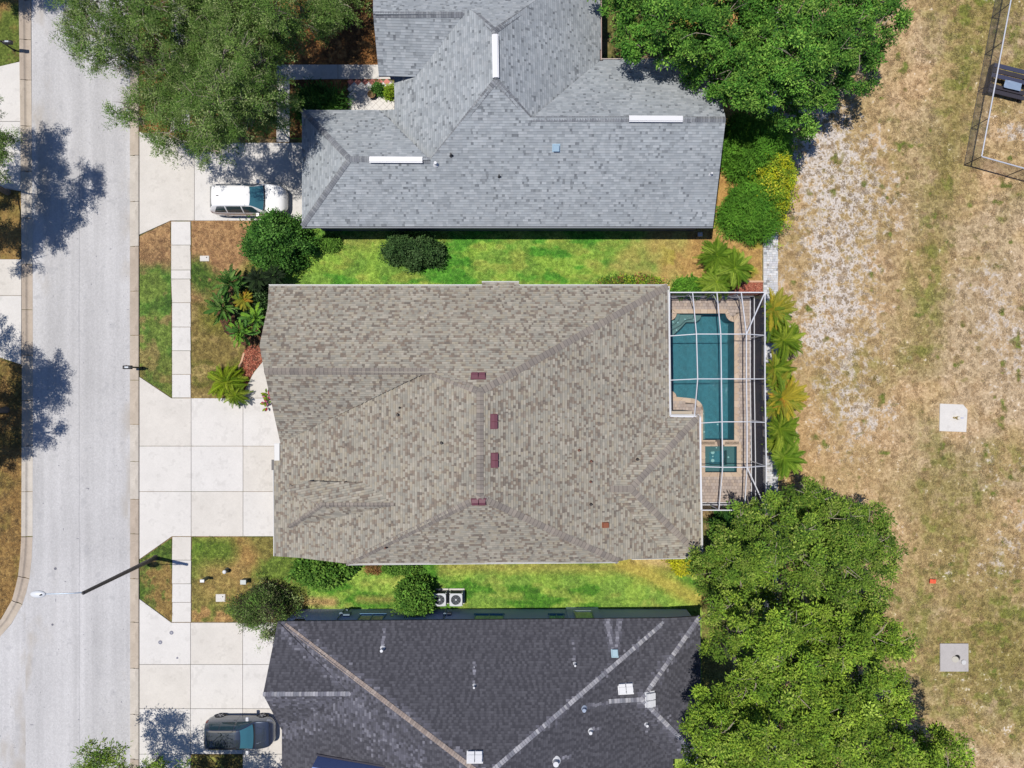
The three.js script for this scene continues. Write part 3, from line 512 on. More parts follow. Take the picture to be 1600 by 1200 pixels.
// ---------- the northern neighbour, blue grey roof
{
  const E = 2.75, r0 = rng(77);
  const hw = 4.7, hn = 6.75, he = 5.76;
  const Wa = P(546, 248, hw), Wb = P(672, 250, hw), An = P(775, 125, hn), Bn = P(773, 48, hn), Ea = P(830, 185, he), Eb = P(1134, 186, he);
  const sw = P(472, 353.5, E), nw = P(472, 172, E), se = P(1114, 353.5, E), ne = P(1108, 93, E), nv = P(938, 94, E), nt = P(938, -80, E), iv = P(594, 172, E), vv = P(616, 171, E), wt = P(616, 112, E);
  const wa = [546, 248], wb = [672, 250], an = [775, 125], bn = [773, 48], ea = [830, 185], eb = [1134, 186];
  const S = slopeP([sw, se, Eb], [[472, 353.5], [1114, 353.5], eb, ea, an, wb, wa]);
  const W = slopeP([nw, sw, Wa], [[472, 172], [472, 353.5], wa]), Nw = slopeP([nw, iv, Wa], [[472, 172], [594, 172], wb, wa]);
  const Wm = slopeP([An, Bn, P(616, 140, 2.85)], [wb, [594, 172.5], [616, 171], [616, 112], [612, 60], [735, 15], [744, 22], bn, an]);
  const Ee = slopeP([An, Bn, P(938, 50, 2.75)], [an, ea, [938, 94], [938, -90], [884, -34], bn]);
  const En = slopeP([P(...ea, 5.7), Eb, nv], [ea, eb, [1119, 120], [1108, 93], [938, 94]]);
  const ug0 = P(583, 22, 5.6), ug1 = P(744, 22, 5.7);
  const Us = slopeP([ug0, ug1, P(592, 118, 3.75)], [[592, 118], [668, 118], [744, 22], [583, 22]]);
  const Nn = slopeP([Bn, Bn.clone().add(new V3(1, 0, 0)), Bn.clone().add(new V3(0, -0.72, -1))], [bn, [884, -34], [938, -90], [583, -90], [583, 22], [744, 22]]), Un = Nn;
  const lights = [[181, 188, 192], [174, 181, 186], [186, 192, 196], [169, 176, 181]].map((c) => A(...c)), darks = [[138, 144, 149], [148, 154, 158], [132, 138, 143], [156, 162, 166]].map((c) => A(...c));
  const H_ = house('house', 'northern house with a pale blue grey shingle roof and white ridge vents', [S, W, Nw, Wm, Ee, En, Us, Nn],
    toW([[505, 208], [642, 208], [642, 146], [622, 142], [622, -60], [905, -60], [905, 136], [1072, 136], [1084, 361], [505, 361]], 0), {
    seed: 500, wallMat: mat(A(120, 122, 126), 0.9), deckMat: mat(A(96, 98, 104), 0.9),
    sh: { e: 0.15, wd: [0.09, 0.18], wl: [0.16, 0.36], shadeBand: 0.78, t: [0.006, 0.02], pd: 0.2, col: (dark, r, p) => { const z = fbm(p.x * 0.5 + 10, p.z * 0.5 + 40, 3); const d = dark && r() < 0.2 + z * 0.9; const L = d ? darks : lights, c = L[(r() * 4) | 0], k = (0.88 + r() * 0.22) * (0.9 + z * 0.16); return { r: c.r * k, g: c.g * k, b: c.b * k }; } },
  });
  const capC = [[150, 154, 160], [136, 140, 146], [160, 164, 168]].map((c) => A(...c)); const co = { col: (r, t) => { const c = capC[(r() * 3) | 0], k = 0.84 + r() * 0.22; return { r: c.r * k, g: c.g * k, b: c.b * k }; } };
  const add = (a, b, s1, s2, w) => part(H_.roof, 'ridge_cap', caps(a, b, s1, s2, { ...co, w: w || 0.17 }, r0), shingleMat);
  add(nw, Wa, Nw, W); add(sw, Wa, W, S); add(Wa, Wb, Nw, S); add(Wb, An, Wm, S); add(An, Bn, Wm, Ee); add(An, Ea, Ee, S); add(Ea, Eb, En, S); add(ug0, ug1, Us, Un); add(Bn, Ee.pts[4].clone(), Nn, Ee); add(ug1, Bn, Nn, Wm);
  const ventM = mat(A(246, 247, 250), 0.4);
  const rv = (x0, y0, x1, y1, h) => { const a = P(x0, y0, h + 0.1), b = P(x1, y1, h + 0.1), m = new MB(); m.bar(a, b, 0.24, 0.05); const d = b.clone().sub(a).normalize(), s = new V3(-d.z, 0, d.x); for (const k of [-1, 1]) m.bar(a.clone().addScaledVector(s, k * 0.15).add(new V3(0, -0.045, 0)), b.clone().addScaledVector(s, k * 0.15).add(new V3(0, -0.045, 0)), 0.06, 0.03); part(H_.roof, 'ridge_vent', m.geo(), ventM, 'white metal ridge vent'); };
  rv(577, 249, 660, 249.5, hw); rv(983, 185, 1067, 185.5, he); rv(773.5, 53, 774.8, 121, hn);
  const on = (px, py, s) => { const p = P(px, py, 4); for (let i = 0; i < 5; i++) p.copy(P(px, py, s.h(p.x, p.z))); return p; };
  { const p = on(869, 231, S), m = new MB(); m.obox(p.clone().addScaledVector(S.n, 0.09), S.u.clone().multiplyScalar(0.17), S.n.clone().multiplyScalar(0.09), S.v.clone().multiplyScalar(0.17)); m.obox(p.clone().addScaledVector(S.n, 0.02), S.u.clone().multiplyScalar(0.23), S.n.clone().multiplyScalar(0.012), S.v.clone().multiplyScalar(0.23)); part(H_.roof, 'box_vent', m.geo(), mat(A(176, 206, 226), 0.5), 'pale blue box vent'); }
  const whiteP = mat(A(230, 232, 236), 0.5), dk = mat(A(58, 58, 64), 0.6);
  for (const [x, y, mm, k] of [[681, 257, whiteP, 0.09], [705, 243, dk, 0.06], [780, 276, dk, 0.05], [1110, 273, whiteP, 0.06]]) { const p = on(x, y, S); part(H_.roof, 'vent_pipe', mergeGeometries([cyl(k, k, 0.4, p.x, p.y - 0.05, p.z, 12), cyl(k * 2, k * 1.2, 0.1, p.x, p.y - 0.02, p.z, 12)]), mm); }
  gutterAlong(H_.roof, [P(1114, 354, E - 0.03), P(472, 354, E - 0.03)], mat(A(150, 156, 164), 0.6), 0.11);
  gutterAlong(H_.roof, [P(938, -70, E - 0.03), P(938, 94, E - 0.03)], mat(A(196, 170, 160), 0.6), 0.1);
  gutterAlong(H_.roof, [P(939, 93.5, E), ne.clone()], mat(A(216, 200, 190), 0.6), 0.1);
  part(H_.g, 'fascia', barGeo(P(592, 118.6, 3.66), P(617, 118.6, 3.66), 0.03, 0.2), mat(A(120, 150, 186), 0.6));
  part(H_.g, 'wall', boxGeo((P(618, 130).x + P(668, 120, 3).x) / 2, 3.1, P(640, 117, 3.5).z - 0.25, 2.2, 1.3, 0.2), mat(A(96, 112, 150), 0.9));
}

// ---------- the southern neighbour, charcoal roof
{
  const E = 2.75, r0 = rng(177);
  const Ap = P(757, 1215, 6.85), nW = P(434, 971, E), nE = P(1040, 966, E), eN = P(1094, 963, E), eS = P(1096, 1190, E);
  const gr = P(411, 1085, 4.25), gi = P(548, 1085, 4.3);
  const ap = [757, 1215], ki = [951, 1096], kj = [1003, 1093], giP = [548, 1085];
  const N = slopeP([nW, nE, Ap], [[434, 971], [1040, 966], ap]);
  const Wm = slopeP([Ap, Ap.clone().add(new V3(0, 0, 3)), P(441, 1142, 2.75)], [[434, 971], ap, [757, 1330], [441, 1330], [441, 1142], giP]);
  const gN = slopeP([nW, Wm.pts[5], gr], [[434, 971], giP, [411, 1085]]), gS = slopeP([gr, Wm.pts[5], Wm.pts[4]], [[411, 1085], giP, [441, 1142]]);
  const Ee = slopeP([Ap, Ap.clone().add(new V3(0, 0, 3)), nE], [ap, [1040, 966], ki, [1052, 1184], [1052, 1330], [757, 1330]]);
  const K = Ee.pts[2], K2 = P(...kj, K.y);
  const wN = slopeP([nE, eN, K2], [[1040, 966], [1094, 963], kj, ki]), wE = slopeP([eN, P(1096, 1186, E), K2], [[1094, 963], [1096, 1186], kj]), wSo = slopeP([K, K2, P(1096, 1186, E)], [ki, kj, [1096, 1186], [1052, 1186]]);
  const base = [[91, 91, 99], [87, 87, 95], [95, 95, 103], [89, 89, 97]].map((c) => A(...c)), dark = [[75, 75, 83], [72, 72, 80], [79, 79, 87]].map((c) => A(...c));
  // bleached streaks below the pipes and beside the hips, as the photograph shows
  const streaks = [[598, 1009, 602, 975, 3], [741, 1066, 741, 1030, 2.2], [896, 1030, 896, 996, 2.2], [868, 1135, 868, 1122, 2], [957, 1016, 949, 968, 7], [963, 1016, 968, 968, 6], [912, 1104, 950, 1100, 4], [922, 1140, 936, 1137, 3], [868, 1186, 890, 1182, 4], [1010, 1133, 1010, 1142, 3]];
  const hips = [[446, 978, 757, 1210, 12], [548, 1085, 446, 990, 8], [413, 1093, 545, 1098, 12], [1036, 974, 757, 1214, 6], [1092, 970, 1003, 1090, 9], [1003, 1096, 1068, 1164, 14], [560, 1106, 446, 1140, 16], [560, 1120, 640, 1180, 26]];
  const pale = A(160, 160, 172), pale2 = A(132, 132, 146);
  const H_ = house('house', 'southern house with a charcoal shingle roof streaked pale along its hips', [N, Wm, gN, gS, Ee, wN, wE, wSo],
    toW([[464, 951.5], [884, 951.5], [884, 948.5], [934, 948.5], [934, 951.5], [1072, 951.5], [1074, 1240], [476, 1240], [476, 1110], [460, 1050]], 0), {
    seed: 900, wallMat: mat(A(196, 208, 255), 0.85), deckMat: mat(A(72, 70, 78), 0.9),
    sh: { e: 0.15, wd: [0.13, 0.22], wl: [0.13, 0.24], shadeBand: 0.84, t: [0.006, 0.02], pd: 0, alt: true, col: (d, r, p) => {
      const L = d ? dark : base, c = L[(r() * L.length) | 0], k = 0.92 + r() * 0.14; const f = CAM_H / (CAM_H - p.y), px = p.x * 24 * f + 800, py = p.z * 24 * f + 600; let s = 0;
      for (const [a, b, e, g, w] of streaks) { const q = segD(px, py, a, b, e, g) / w; if (q < 1) s = Math.max(s, (1 - q) * (0.55 + 0.45 * r())); }
      for (const [a, b, e, g, w] of hips) { const q = segD(px, py, a, b, e, g) / w; if (q < 1.4 && r() < 0.75 - q * 0.5) s = Math.max(s, 0.2 + 0.35 * r()); }
      const t = s > 0.5 ? pale : pale2; return { r: lerp(c.r * k, t.r, s), g: lerp(c.g * k, t.g, s), b: lerp(c.b * k, t.b, s) };
    } },
  });
  const tan = [[176, 160, 150], [164, 150, 142], [184, 170, 160]].map((c) => A(...c)), gy = [[176, 176, 184], [150, 152, 162], [190, 190, 196], [134, 134, 146]].map((c) => A(...c));
  const mk = (L) => ({ col: (r) => { const c = L[(r() * L.length) | 0], k = 0.8 + r() * 0.26; return { r: c.r * k, g: c.g * k, b: c.b * k }; }, step: 0.16, w: 0.135 });
  const add = (a, b, s1, s2, o) => part(H_.roof, 'ridge_cap', caps(a, b, s1, s2, o, r0), shingleMat);
  add(P(444, 977, 2.95), Ap, N, Wm, mk(tan)); add(gr, gi, gN, gS, mk(gy)); add(P(1038, 973, 2.9), Ap, N, Ee, mk(gy)); add(eN, K2, wN, wE, mk(gy)); add(K, K2, wN, wSo, mk(gy)); add(P(1094, 1184, E), K2, wE, wSo, mk(gy));
  const on = (px, py, s) => { const p = P(px, py, 4); for (let i = 0; i < 5; i++) p.copy(P(px, py, s.h(p.x, p.z))); return p; };
  const wm = mat(A(236, 238, 242), 0.5), dk = mat(A(60, 60, 66), 0.6);
  for (const [x, y, s, k, h, mm] of [[598, 1013, N, 0.09, 0.5, wm], [741, 1071, N, 0.06, 0.4, wm], [898, 1037, N, 0.06, 0.4, wm], [741, 1042, N, 0.02, 0.1, wm], [912, 1107, Ee, 0.11, 0.35, mat(A(170, 184, 206), 0.5)], [922, 1142, Ee, 0.1, 0.35, wm], [1010, 1131, wSo, 0.08, 0.35, wm], [868, 1189, Ee, 0.16, 0.45, wm]]) { const p = on(x, y, s); part(H_.roof, 'vent_pipe', mergeGeometries([cyl(k, k, h, p.x, p.y - 0.05, p.z, 12), cyl(k * 1.9, k * 1.15, 0.09, p.x, p.y - 0.02, p.z, 12)]), mm); }
  const dv = (px, py, s, turn) => { const p = on(px, py, s), m = new MB(), u = s.u.clone(), v = s.v.clone(); m.obox(p.clone().addScaledVector(s.n, 0.03), u.clone().multiplyScalar(0.46), s.n.clone().multiplyScalar(0.012), v.clone().multiplyScalar(0.32)); for (const k of [-1, 1]) { const o = p.clone().addScaledVector(u, k * 0.215); m.obox(o.clone().addScaledVector(s.n, 0.13), u.clone().multiplyScalar(0.19), s.n.clone().multiplyScalar(0.09), v.clone().multiplyScalar(0.28)); m.obox(o.clone().addScaledVector(s.n, 0.235), u.clone().multiplyScalar(0.2), s.n.clone().multiplyScalar(0.012), v.clone().multiplyScalar(0.1)); } part(H_.roof, 'roof_vent', m.geo(), wm, 'white double roof vent'); };
  dv(977.5, 1076, wN); dv(1015, 1092, wE); dv(742, 1183, N);
  { const p = on(960.5, 1021, N), m = new MB(); m.obox(p.clone().addScaledVector(N.n, 0.09), N.u.clone().multiplyScalar(0.16), N.n.clone().multiplyScalar(0.09), N.v.clone().multiplyScalar(0.19)); m.obox(p.clone().addScaledVector(N.n, 0.02), N.u.clone().multiplyScalar(0.21), N.n.clone().multiplyScalar(0.012), N.v.clone().multiplyScalar(0.24)); part(H_.roof, 'box_vent', m.geo(), mat(A(186, 216, 228), 0.5), 'pale blue box vent'); }
  // raised dormer at the bottom edge of the picture
  { const a = on(497, 1180, Wm), b = on(600, 1199, Wm), c = on(478, 1240, Wm); const up = new V3(0, 1.3, 0), m = new MB(); const d = a.clone().add(new V3(0, 0, 2.5)), e = b.clone().add(new V3(0, 0, 2.5)); m.quad(a, b, b.clone().add(up), a.clone().add(up)); m.quad(a, a.clone().add(up), d.clone().add(up), d); m.quad(b, e, e.clone().add(up), b.clone().add(up)); m.quad(a.clone().add(up), b.clone().add(up), e.clone().add(up), d.clone().add(up)); part(H_.g, 'dormer_wall', m.geo(), mat(A(128, 152, 206), 0.85), 'blue painted dormer wall'); part(H_.g, 'junction_shadow', barGeo(a.clone().add(new V3(-0.1, 0.05, -0.06)), b.clone().add(new V3(0.1, 0.05, -0.06)), 0.1, 0.04), mat(A(60, 58, 70), 0.5)); }  // dark bar stands in for the shadow where dormer wall meets roof
  // north wall: windows, bay, pipes
  const zW = P(0, 951.5).z, zB = P(0, 948.5).z;
  const glass = new THREE.MeshPhysicalMaterial({ color: A(96, 150, 178), roughness: 0.08, specularIntensity: 1 }), fr = mat(A(96, 150, 190), 0.5), bayG = new THREE.MeshPhysicalMaterial({ color: A(128, 176, 160), roughness: 0.2 });
  const win = (x0, x1, z) => { const a = P(x0, 960, 1.8).x, b = P(x1, 960, 1.8).x, w = b - a, cx = (a + b) / 2; const m = new MB(); m.box(cx, 2.33, z - 0.03, w, 0.07, 0.08); m.box(cx, 1.17, z - 0.04, w + 0.1, 0.08, 0.12); for (const k of [a + 0.03, cx, b - 0.03]) m.box(k, 1.75, z - 0.028, 0.06, 1.09, 0.07); const f = part(H_.g, 'window', m.geo(), fr); for (const [u, v] of [[a + 0.06, cx - 0.03], [cx + 0.03, b - 0.06]]) part(f, 'pane', boxGeo((u + v) / 2, 1.75, z - 0.012, v - u, 1.09, 0.02), glass); };
  win(741, 787, zW); win(858, 882, zW); win(560, 600, zW);
  { const a = P(899, 955, 1.8).x, b = P(926, 955, 1.8).x, m = new MB(); m.box((a + b) / 2, 2.4, zB - 0.03, b - a + 0.1, 0.06, 0.08); m.box((a + b) / 2, 0.9, zB - 0.03, b - a + 0.1, 0.06, 0.08); for (const k of [a - 0.02, b + 0.02]) m.box(k, 1.65, zB - 0.03, 0.06, 1.44, 0.07); const f = part(H_.g, 'window', m.geo(), mat(A(150, 172, 176), 0.6)); part(f, 'pane', boxGeo((a + b) / 2, 1.65, zB - 0.012, b - a, 1.44, 0.02), bayG, 'greenish frosted bay window'); }
  const pipeM = mat(A(112, 134, 150), 0.7);
  for (const [x, h] of [[540, 2.2], [546, 1.2], [698, 2.4]]) { const p = P(x, 951.5, 0); part(H_.g, 'conduit', mergeGeometries([cyl(0.04, 0.04, h, p.x, 0, zW - 0.06, 8), cyl(0.12, 0.12, 0.04, p.x, h * 0.55, zW - 0.08, 8)]), pipeM); }
  part(H_.g, 'meter_box', rbox(0.42, 0.6, 0.18, 0.02, P(550, 951).x, 1.3, zW - 0.1), pipeM); part(H_.g, 'disconnect_box', rbox(0.25, 0.36, 0.14, 0.02, P(705, 951).x, 1.2, zW - 0.08), mat(A(88, 98, 110), 0.6));
  part(H_.g, 'attic_vent', rbox(0.62, 0.3, 0.06, 0.01, P(459, 966, 2.3).x + 0.35, 2.3, zW - 0.04), mat(A(36, 38, 44), 0.8));
}
// ---------------------------------------------------------------- pool, deck, screen enclosure
const arc = (cx, cy, r, a0, a1, n = 6) => Array.from({ length: n + 1 }, (_, i) => { const a = (a0 + (a1 - a0) * i / n) * Math.PI / 180; return [cx + Math.cos(a) * r, cy + Math.sin(a) * r]; });
const POOL = [[1046.5, 501], ...arc(1046.5, 490, 10.5, 85, 5, 4), [1057, 489.8], [1133, 489.8], ...arc(1147, 489.5, 13.5, 172, 93, 5), [1147, 502.5], [1147, 687.5], [1098.2, 687.5], [1098.2, 640], ...arc(1080, 641, 18.6, 0, -90, 6), [1056.5, 620], ...arc(1046.5, 621, 10.5, -8, -85, 3), [1046, 611]];
const SPA = [[1101.5, 697.2], [1151, 697.2], [1151, 737.8], [1101.5, 737.8]];
const DECK = [[1024, 464], [1172.5, 464], [1172.5, 787], [1066, 787], [1066, 640], [1024, 640]];
{
  const pw = toW(POOL), sw = toW(SPA), dw = toW(DECK), chan = toW([[1120.5, 686.8], [1131, 686.8], [1131, 697.8], [1120.5, 697.8]]);
  const deck = structGroup('pool_deck');
  const copOut = offsetPoly(pw, 0.3), spaOut = offsetPoly(sw, 0.3);
  part(deck, 'deck_bed', plan(offsetPoly(dw, 0.02), 0.012, 0.06, [pw, sw]), mat(A(120, 108, 98), 1));
  const pc = [[184, 168, 156], [194, 178, 166], [176, 160, 150], [188, 174, 164], [198, 180, 164]].map((c) => A(...c));
  const m = new MB(), r = rng(31);
  let row = 0; for (let z = P(0, 464).z; z < P(0, 787).z; z += 0.205, row++) for (let x = P(1024, 0).x - (row % 2) * 0.1; x < P(1172, 0).x; x += 0.205) { const cx = x + 0.1, cz = z + 0.1; if (!inPoly(cx, cz, dw) || inPoly(cx, cz, copOut) || inPoly(cx, cz, spaOut)) continue; const c = pc[(r() * 5) | 0], k = 1.06 + r() * 0.18; m.box(cx, 0.03 + r() * 0.003, cz, 0.193, 0.05, 0.193, { r: c.r * k, g: c.g * k, b: c.b * k }, false); }
  const pv = part(deck, 'paver', m.geo(), VC(0.9)); pv.userData.kind = 'stuff';
  // coping stones laid round the water's edge
  const cc = [[222, 198, 172], [214, 190, 166], [228, 206, 182]].map((c) => A(...c));
  const copeM = VC(0.85);
  function coping(poly, outer, skip) {
    const c = new MB(), n = poly.length;
    for (let i = 0; i < n; i++) { const a = poly[i], b = poly[(i + 1) % n], ao = outer[i], bo = outer[(i + 1) % n], L = Math.hypot(b[0] - a[0], b[1] - a[1]), k = Math.max(1, Math.round(L / 0.42)); for (let j = 0; j < k; j++) { const t0 = j / k + 0.006 / Math.max(L, 0.05), t1 = (j + 1) / k - 0.006 / Math.max(L, 0.05), q = (p, s, t, y) => new V3(lerp(p[0], s[0], t), y, lerp(p[1], s[1], t)); const mid = q(a, b, (t0 + t1) / 2, 0); if (skip && skip(mid.x, mid.z)) continue; const col = cc[(r() * 3) | 0], y = 0.055, in0 = q(a, b, t0, y), in1 = q(a, b, t1, y), ou0 = q(ao, bo, t0, y), ou1 = q(ao, bo, t1, y), dn = new V3(0, -0.05, 0); c.quad(in0, ou0, ou1, in1, col); c.quad(in0.clone().add(dn), in0, in1, in1.clone().add(dn), col); c.quad(ou0, ou0.clone().add(dn), ou1.clone().add(dn), ou1, col); c.quad(in0.clone().add(dn), ou0.clone().add(dn), ou0, in0, col); c.quad(in1, ou1, ou1.clone().add(dn), in1.clone().add(dn), col); } }
    return c.geo();
  }
  part(deck, 'coping', coping(pw, copOut, (x, z) => inPoly(x, z, chan)), copeM);
  part(deck, 'coping', coping(sw, spaOut, (x, z) => inPoly(x, z, chan)), copeM);
  // the basin
  const plasterTex = dataTex(256, 256, (i, j, o) => { const u = i / 256, v = j / 256, n = tnoise(u, v, 60) * 0.5 + tnoise(u, v, 128) * 0.5, b = tnoise(u, v, 7); const k = 0.74 + n * 0.46 + b * 0.14; o[0] = 70 * k; o[1] = 112 * k; o[2] = 124 * k; });
  const plaster = new THREE.MeshStandardMaterial({ map: plasterTex, roughness: 0.8 }), pebble = mat(A(150, 160, 158), 0.85);
  function basin(name, poly, depth, label, stepFn) {
    const g = thing(name, label, name === 'spa' ? 'spa' : 'pool');
    const w = new MB(); for (let i = 0; i < poly.length; i++) { const a = poly[i], b = poly[(i + 1) % poly.length]; w.quad(new V3(a[0], 0.004, a[1]), new V3(b[0], 0.004, b[1]), new V3(b[0], -depth - 0.02, b[1]), new V3(a[0], -depth - 0.02, a[1])); }
    part(g, 'basin', mergeGeometries([w.geo(), (() => { const f = plan(poly, -depth); const n = f.index ? f.toNonIndexed() : f; n.setAttribute('color', new THREE.Float32BufferAttribute(new Float32Array(n.attributes.position.count * 3).fill(1), 3)); return n; })()]), plaster);
    return g;
  }
  const pool = basin('swimming_pool', pw, 1.35, 'teal swimming pool with scalloped corners under the screen enclosure');
  // entry shelf and steps in the north west corner
  const st = (poly, y) => plan(toW(poly), y, 0.28);
  part(pool, 'step', st([[1046.3, 502], [1056, 499], [1057, 490.2], [1101, 490.2], [1098, 497.5], [1092, 501.8], [1076, 502], [1071, 508], [1063, 516], [1046.3, 531]], -0.75), pebble);
  part(pool, 'step', st([[1046.3, 502], [1056, 499], [1057, 490.2], [1088, 490.2], [1084, 497], [1074, 499], [1066, 507], [1046.3, 518]], -0.48), pebble);
  part(pool, 'step', st([[1046.3, 502], [1056, 499], [1057, 490.2], [1064, 490.2], [1062, 499], [1055, 506], [1046.3, 510.5]], -0.25), pebble);
  part(pool, 'bench', st([[1098.4, 641], [1104, 641], [1105, 687.3], [1098.4, 687.3]], -0.5), pebble);
  const dot = mat(A(220, 232, 232), 0.5);
  for (const [x, y, d] of [[1073, 498, 0.46], [1088.5, 498, 0.7], [1052.5, 502.5, 0.24], [1061.5, 503, 0.47], [1051, 513.5, 0.47], [1061, 514.5, 0.73], [1101.5, 647, 0.49], [1103.5, 675.5, 0.49], [1130.5, 665, 1.34]]) { const p = P(x, y, 0); part(pool, 'inlet_fitting', cyl(0.055, 0.05, 0.025, p.x, -d + 0.005, p.z, 10), dot); }
  const waterM = new THREE.MeshPhysicalMaterial({ color: 0xd8f2f2, transmission: 1, thickness: 0, ior: 1.33, roughness: 0.015, bumpMap: bumpTex, bumpScale: 0.004 });
  const wat = part(pool, 'water', plan(offsetPoly(pw, 0.01), -0.09), waterM);
  const spa = basin('spa', sw, 0.95, 'square spa with grey green floor at the south end of the pool');
  const sx = P(1101.5, 0).x, sx2 = P(1151, 0).x, sz = P(0, 697.2).z, sz2 = P(0, 737.8).z;
  part(spa, 'bench', plan([[sx + 0.005, sz + 0.005], [sx2 - 0.005, sz + 0.005], [sx2 - 0.005, sz2 - 0.005], [sx + 0.005, sz2 - 0.005]], -0.48, 0.46, [[[sx + 0.42, sz + 0.42], [sx2 - 0.5, sz + 0.3], [sx2 - 0.5, sz2 - 0.42], [sx + 0.42, sz2 - 0.42]]]), mat(A(112, 136, 138), 0.85));
  for (const [x, y, k] of [[1120, 709, 0.13], [1120, 722, 0.12], [1120, 715.5, 0.05], [1104.5, 715.5, 0.05], [1141.5, 715.5, 0.06], [1122.5, 700.5, 0.05]]) { const p = P(x, y, 0); part(spa, 'drain_cover', cyl(k, k * 0.9, 0.03, p.x, (x > 1110 && x < 1135 && y > 704) ? -0.945 : -0.475, p.z, 14), dot); }
  part(spa, 'water', plan(offsetPoly(sw, 0.01), -0.07), waterM);
  part(spa, 'handrail', tube([P(1134, 725, 0).setY(-0.4), P(1134, 716, 0).setY(-0.2), P(1134.5, 706, 0).setY(-0.35)], [0.03, 0.03, 0.03], 8), mat(A(70, 86, 92), 0.4));
  const sp = thing('spillway', 'dark water channel running between the pool and the spa', 'spillway'); 
  part(sp, 'channel', plan(chan, -0.02, 0.05), mat(A(88, 116, 124), 0.5)); part(sp, 'water', plan(offsetPoly(chan, -0.01), -0.008), waterM);
  // soil under the basin
}
// the screen enclosure
{
  const g = thing('pool_enclosure', 'white framed screen enclosure over the swimming pool', 'pool enclosure');
  const E = 2.75, T = 3.6, beamM = mat(A(238, 240, 246), 0.4);
  const screenM = new THREE.MeshStandardMaterial({ color: A(44, 46, 62), roughness: 0.9, transparent: true, opacity: 0.07, side: THREE.DoubleSide });
  const sideM = new THREE.MeshStandardMaterial({ color: A(60, 62, 86), roughness: 0.9, transparent: true, opacity: 0.78, side: THREE.DoubleSide });
  const beam = (a, b, w = 0.048, h = 0.1) => part(g, 'beam', barGeo(a, b, w, h), beamM);
  const post = (a, b) => part(g, 'post', barGeo(a, b, 0.055, 0.055), beamM);
  const rail = (a, b) => part(g, 'rail', barGeo(a, b, 0.05, 0.05), beamM);
  const pane = (a, b, c, d, m = screenM) => { const q = new MB(); q.quad(a, b, c, d); part(g, 'screen_panel', q.geo(), m); };
  // knots of the roof grid [column][row]; columns: house edge, 1088, 1126, 1166, east eave; rows: north eave, 523, 593, 660, 730, south eave
  const K = [
    [P(1046, 457, E), P(1046, 525, E), P(1046, 594, E), P(1047, 650, E), null, null],
    [P(1082, 457, E), P(1088, 522, T), P(1090, 592, 3.85), P(1085, 649, 3.1), null, null],
    [P(1120, 457, E), P(1126, 522, T), P(1127, 592, T), P(1128, 659, T), P(1129, 730, T), P(1123, 797, E)],
    [P(1158, 457, E), P(1166, 522, T), P(1166, 592, T), P(1167, 659, T), P(1167, 730, T), P(1163, 797, E)],
    [P(1195, 457, E), P(1195, 524, E), P(1195, 592, E), P(1196, 660, E), P(1197, 728, E), P(1197, 796, E)],
  ];
  const h94 = [null, null, null, P(1094, 661, E), P(1094.5, 729, E), P(1095.5, 797, E)];
  // perimeter
  for (const c of [K[0], K[4]]) for (let i = 0; i < 5; i++) if (c[i] && c[i + 1]) beam(c[i], c[i + 1], 0.06, 0.1);
  for (let i = 0; i < 4; i++) beam(K[i][0], K[i + 1][0], 0.06, 0.1);
  beam(h94[5], K[2][5], 0.06, 0.1); beam(K[2][5], K[3][5], 0.06, 0.1); beam(K[3][5], K[4][5], 0.06, 0.1);
  const CiN = P(1047, 650, E), CsN = P(1094, 651, E); beam(CiN, CsN, 0.1, 0.1); beam(CsN, h94[3], 0.1, 0.1); beam(h94[3], h94[4], 0.1, 0.1); beam(h94[4], h94[5], 0.1, 0.1);
  // ribs
  for (let c = 1; c < 4; c++) for (let i = 0; i < 5; i++) if (K[c][i] && K[c][i + 1]) beam(K[c][i], K[c][i + 1]);
  for (let i = 1; i < 5; i++) { const row = [i >= 3 ? h94[i] : K[0][i], i >= 3 ? null : K[1][i], K[2][i], K[3][i], K[4][i]].filter(Boolean); for (let k = 0; k < row.length - 1; k++) beam(row[k], row[k + 1]); }
  beam(K[4][0], K[3][1], 0.06, 0.09); beam(K[4][5], K[3][4], 0.06, 0.09);
  // roof screens
  for (let c = 0; c < 4; c++) for (let i = 0; i < 5; i++) { const a = K[c][i], b = K[c + 1][i], d = K[c + 1][i + 1], e = K[c][i + 1]; if (a && b && d && e) pane(a, b, d, e); }
  pane(h94[3], K[2][3], K[2][4], h94[4]); pane(h94[4], K[2][4], K[2][5], h94[5]);
  // walls: sole plates, chair rails, posts, screens
  const down = (p, y) => p.clone().setY(y), y0 = 0.07, yc = 0.85;
  const wallRun = (knots) => { for (let i = 0; i < knots.length - 1; i++) { const a = knots[i], b = knots[i + 1]; rail(down(a, y0), down(b, y0)); rail(down(a, yc), down(b, yc)); const of = new V3(b.z - a.z, 0, a.x - b.x).normalize().multiplyScalar(0.045); if (of.x * (a.x - 13) + of.z * (a.z - 1) < 0) of.negate(); const o2 = (p, y) => down(p, y).add(of); pane(o2(a, y0), o2(b, y0), o2(b, yc - 0.03), o2(a, yc - 0.03), sideM); pane(o2(a, yc + 0.03), o2(b, yc + 0.03), o2(b, E - 0.06), o2(a, E - 0.06), sideM); } for (const k of knots) post(down(k, y0), down(k, E - 0.05)); };
  wallRun([K[0][0], K[1][0], K[2][0], K[3][0], K[4][0]]); wallRun(K[4]); wallRun([h94[5], K[2][5], K[3][5], K[4][5]]);
  // knee braces
  for (const i of [1, 3, 4]) beam(K[4][i].clone().add(new V3(-0.03, -0.7, 0)), K[3][i].clone().lerp(K[4][i], 0.35).add(new V3(0, -0.05, 0)), 0.045, 0.045);
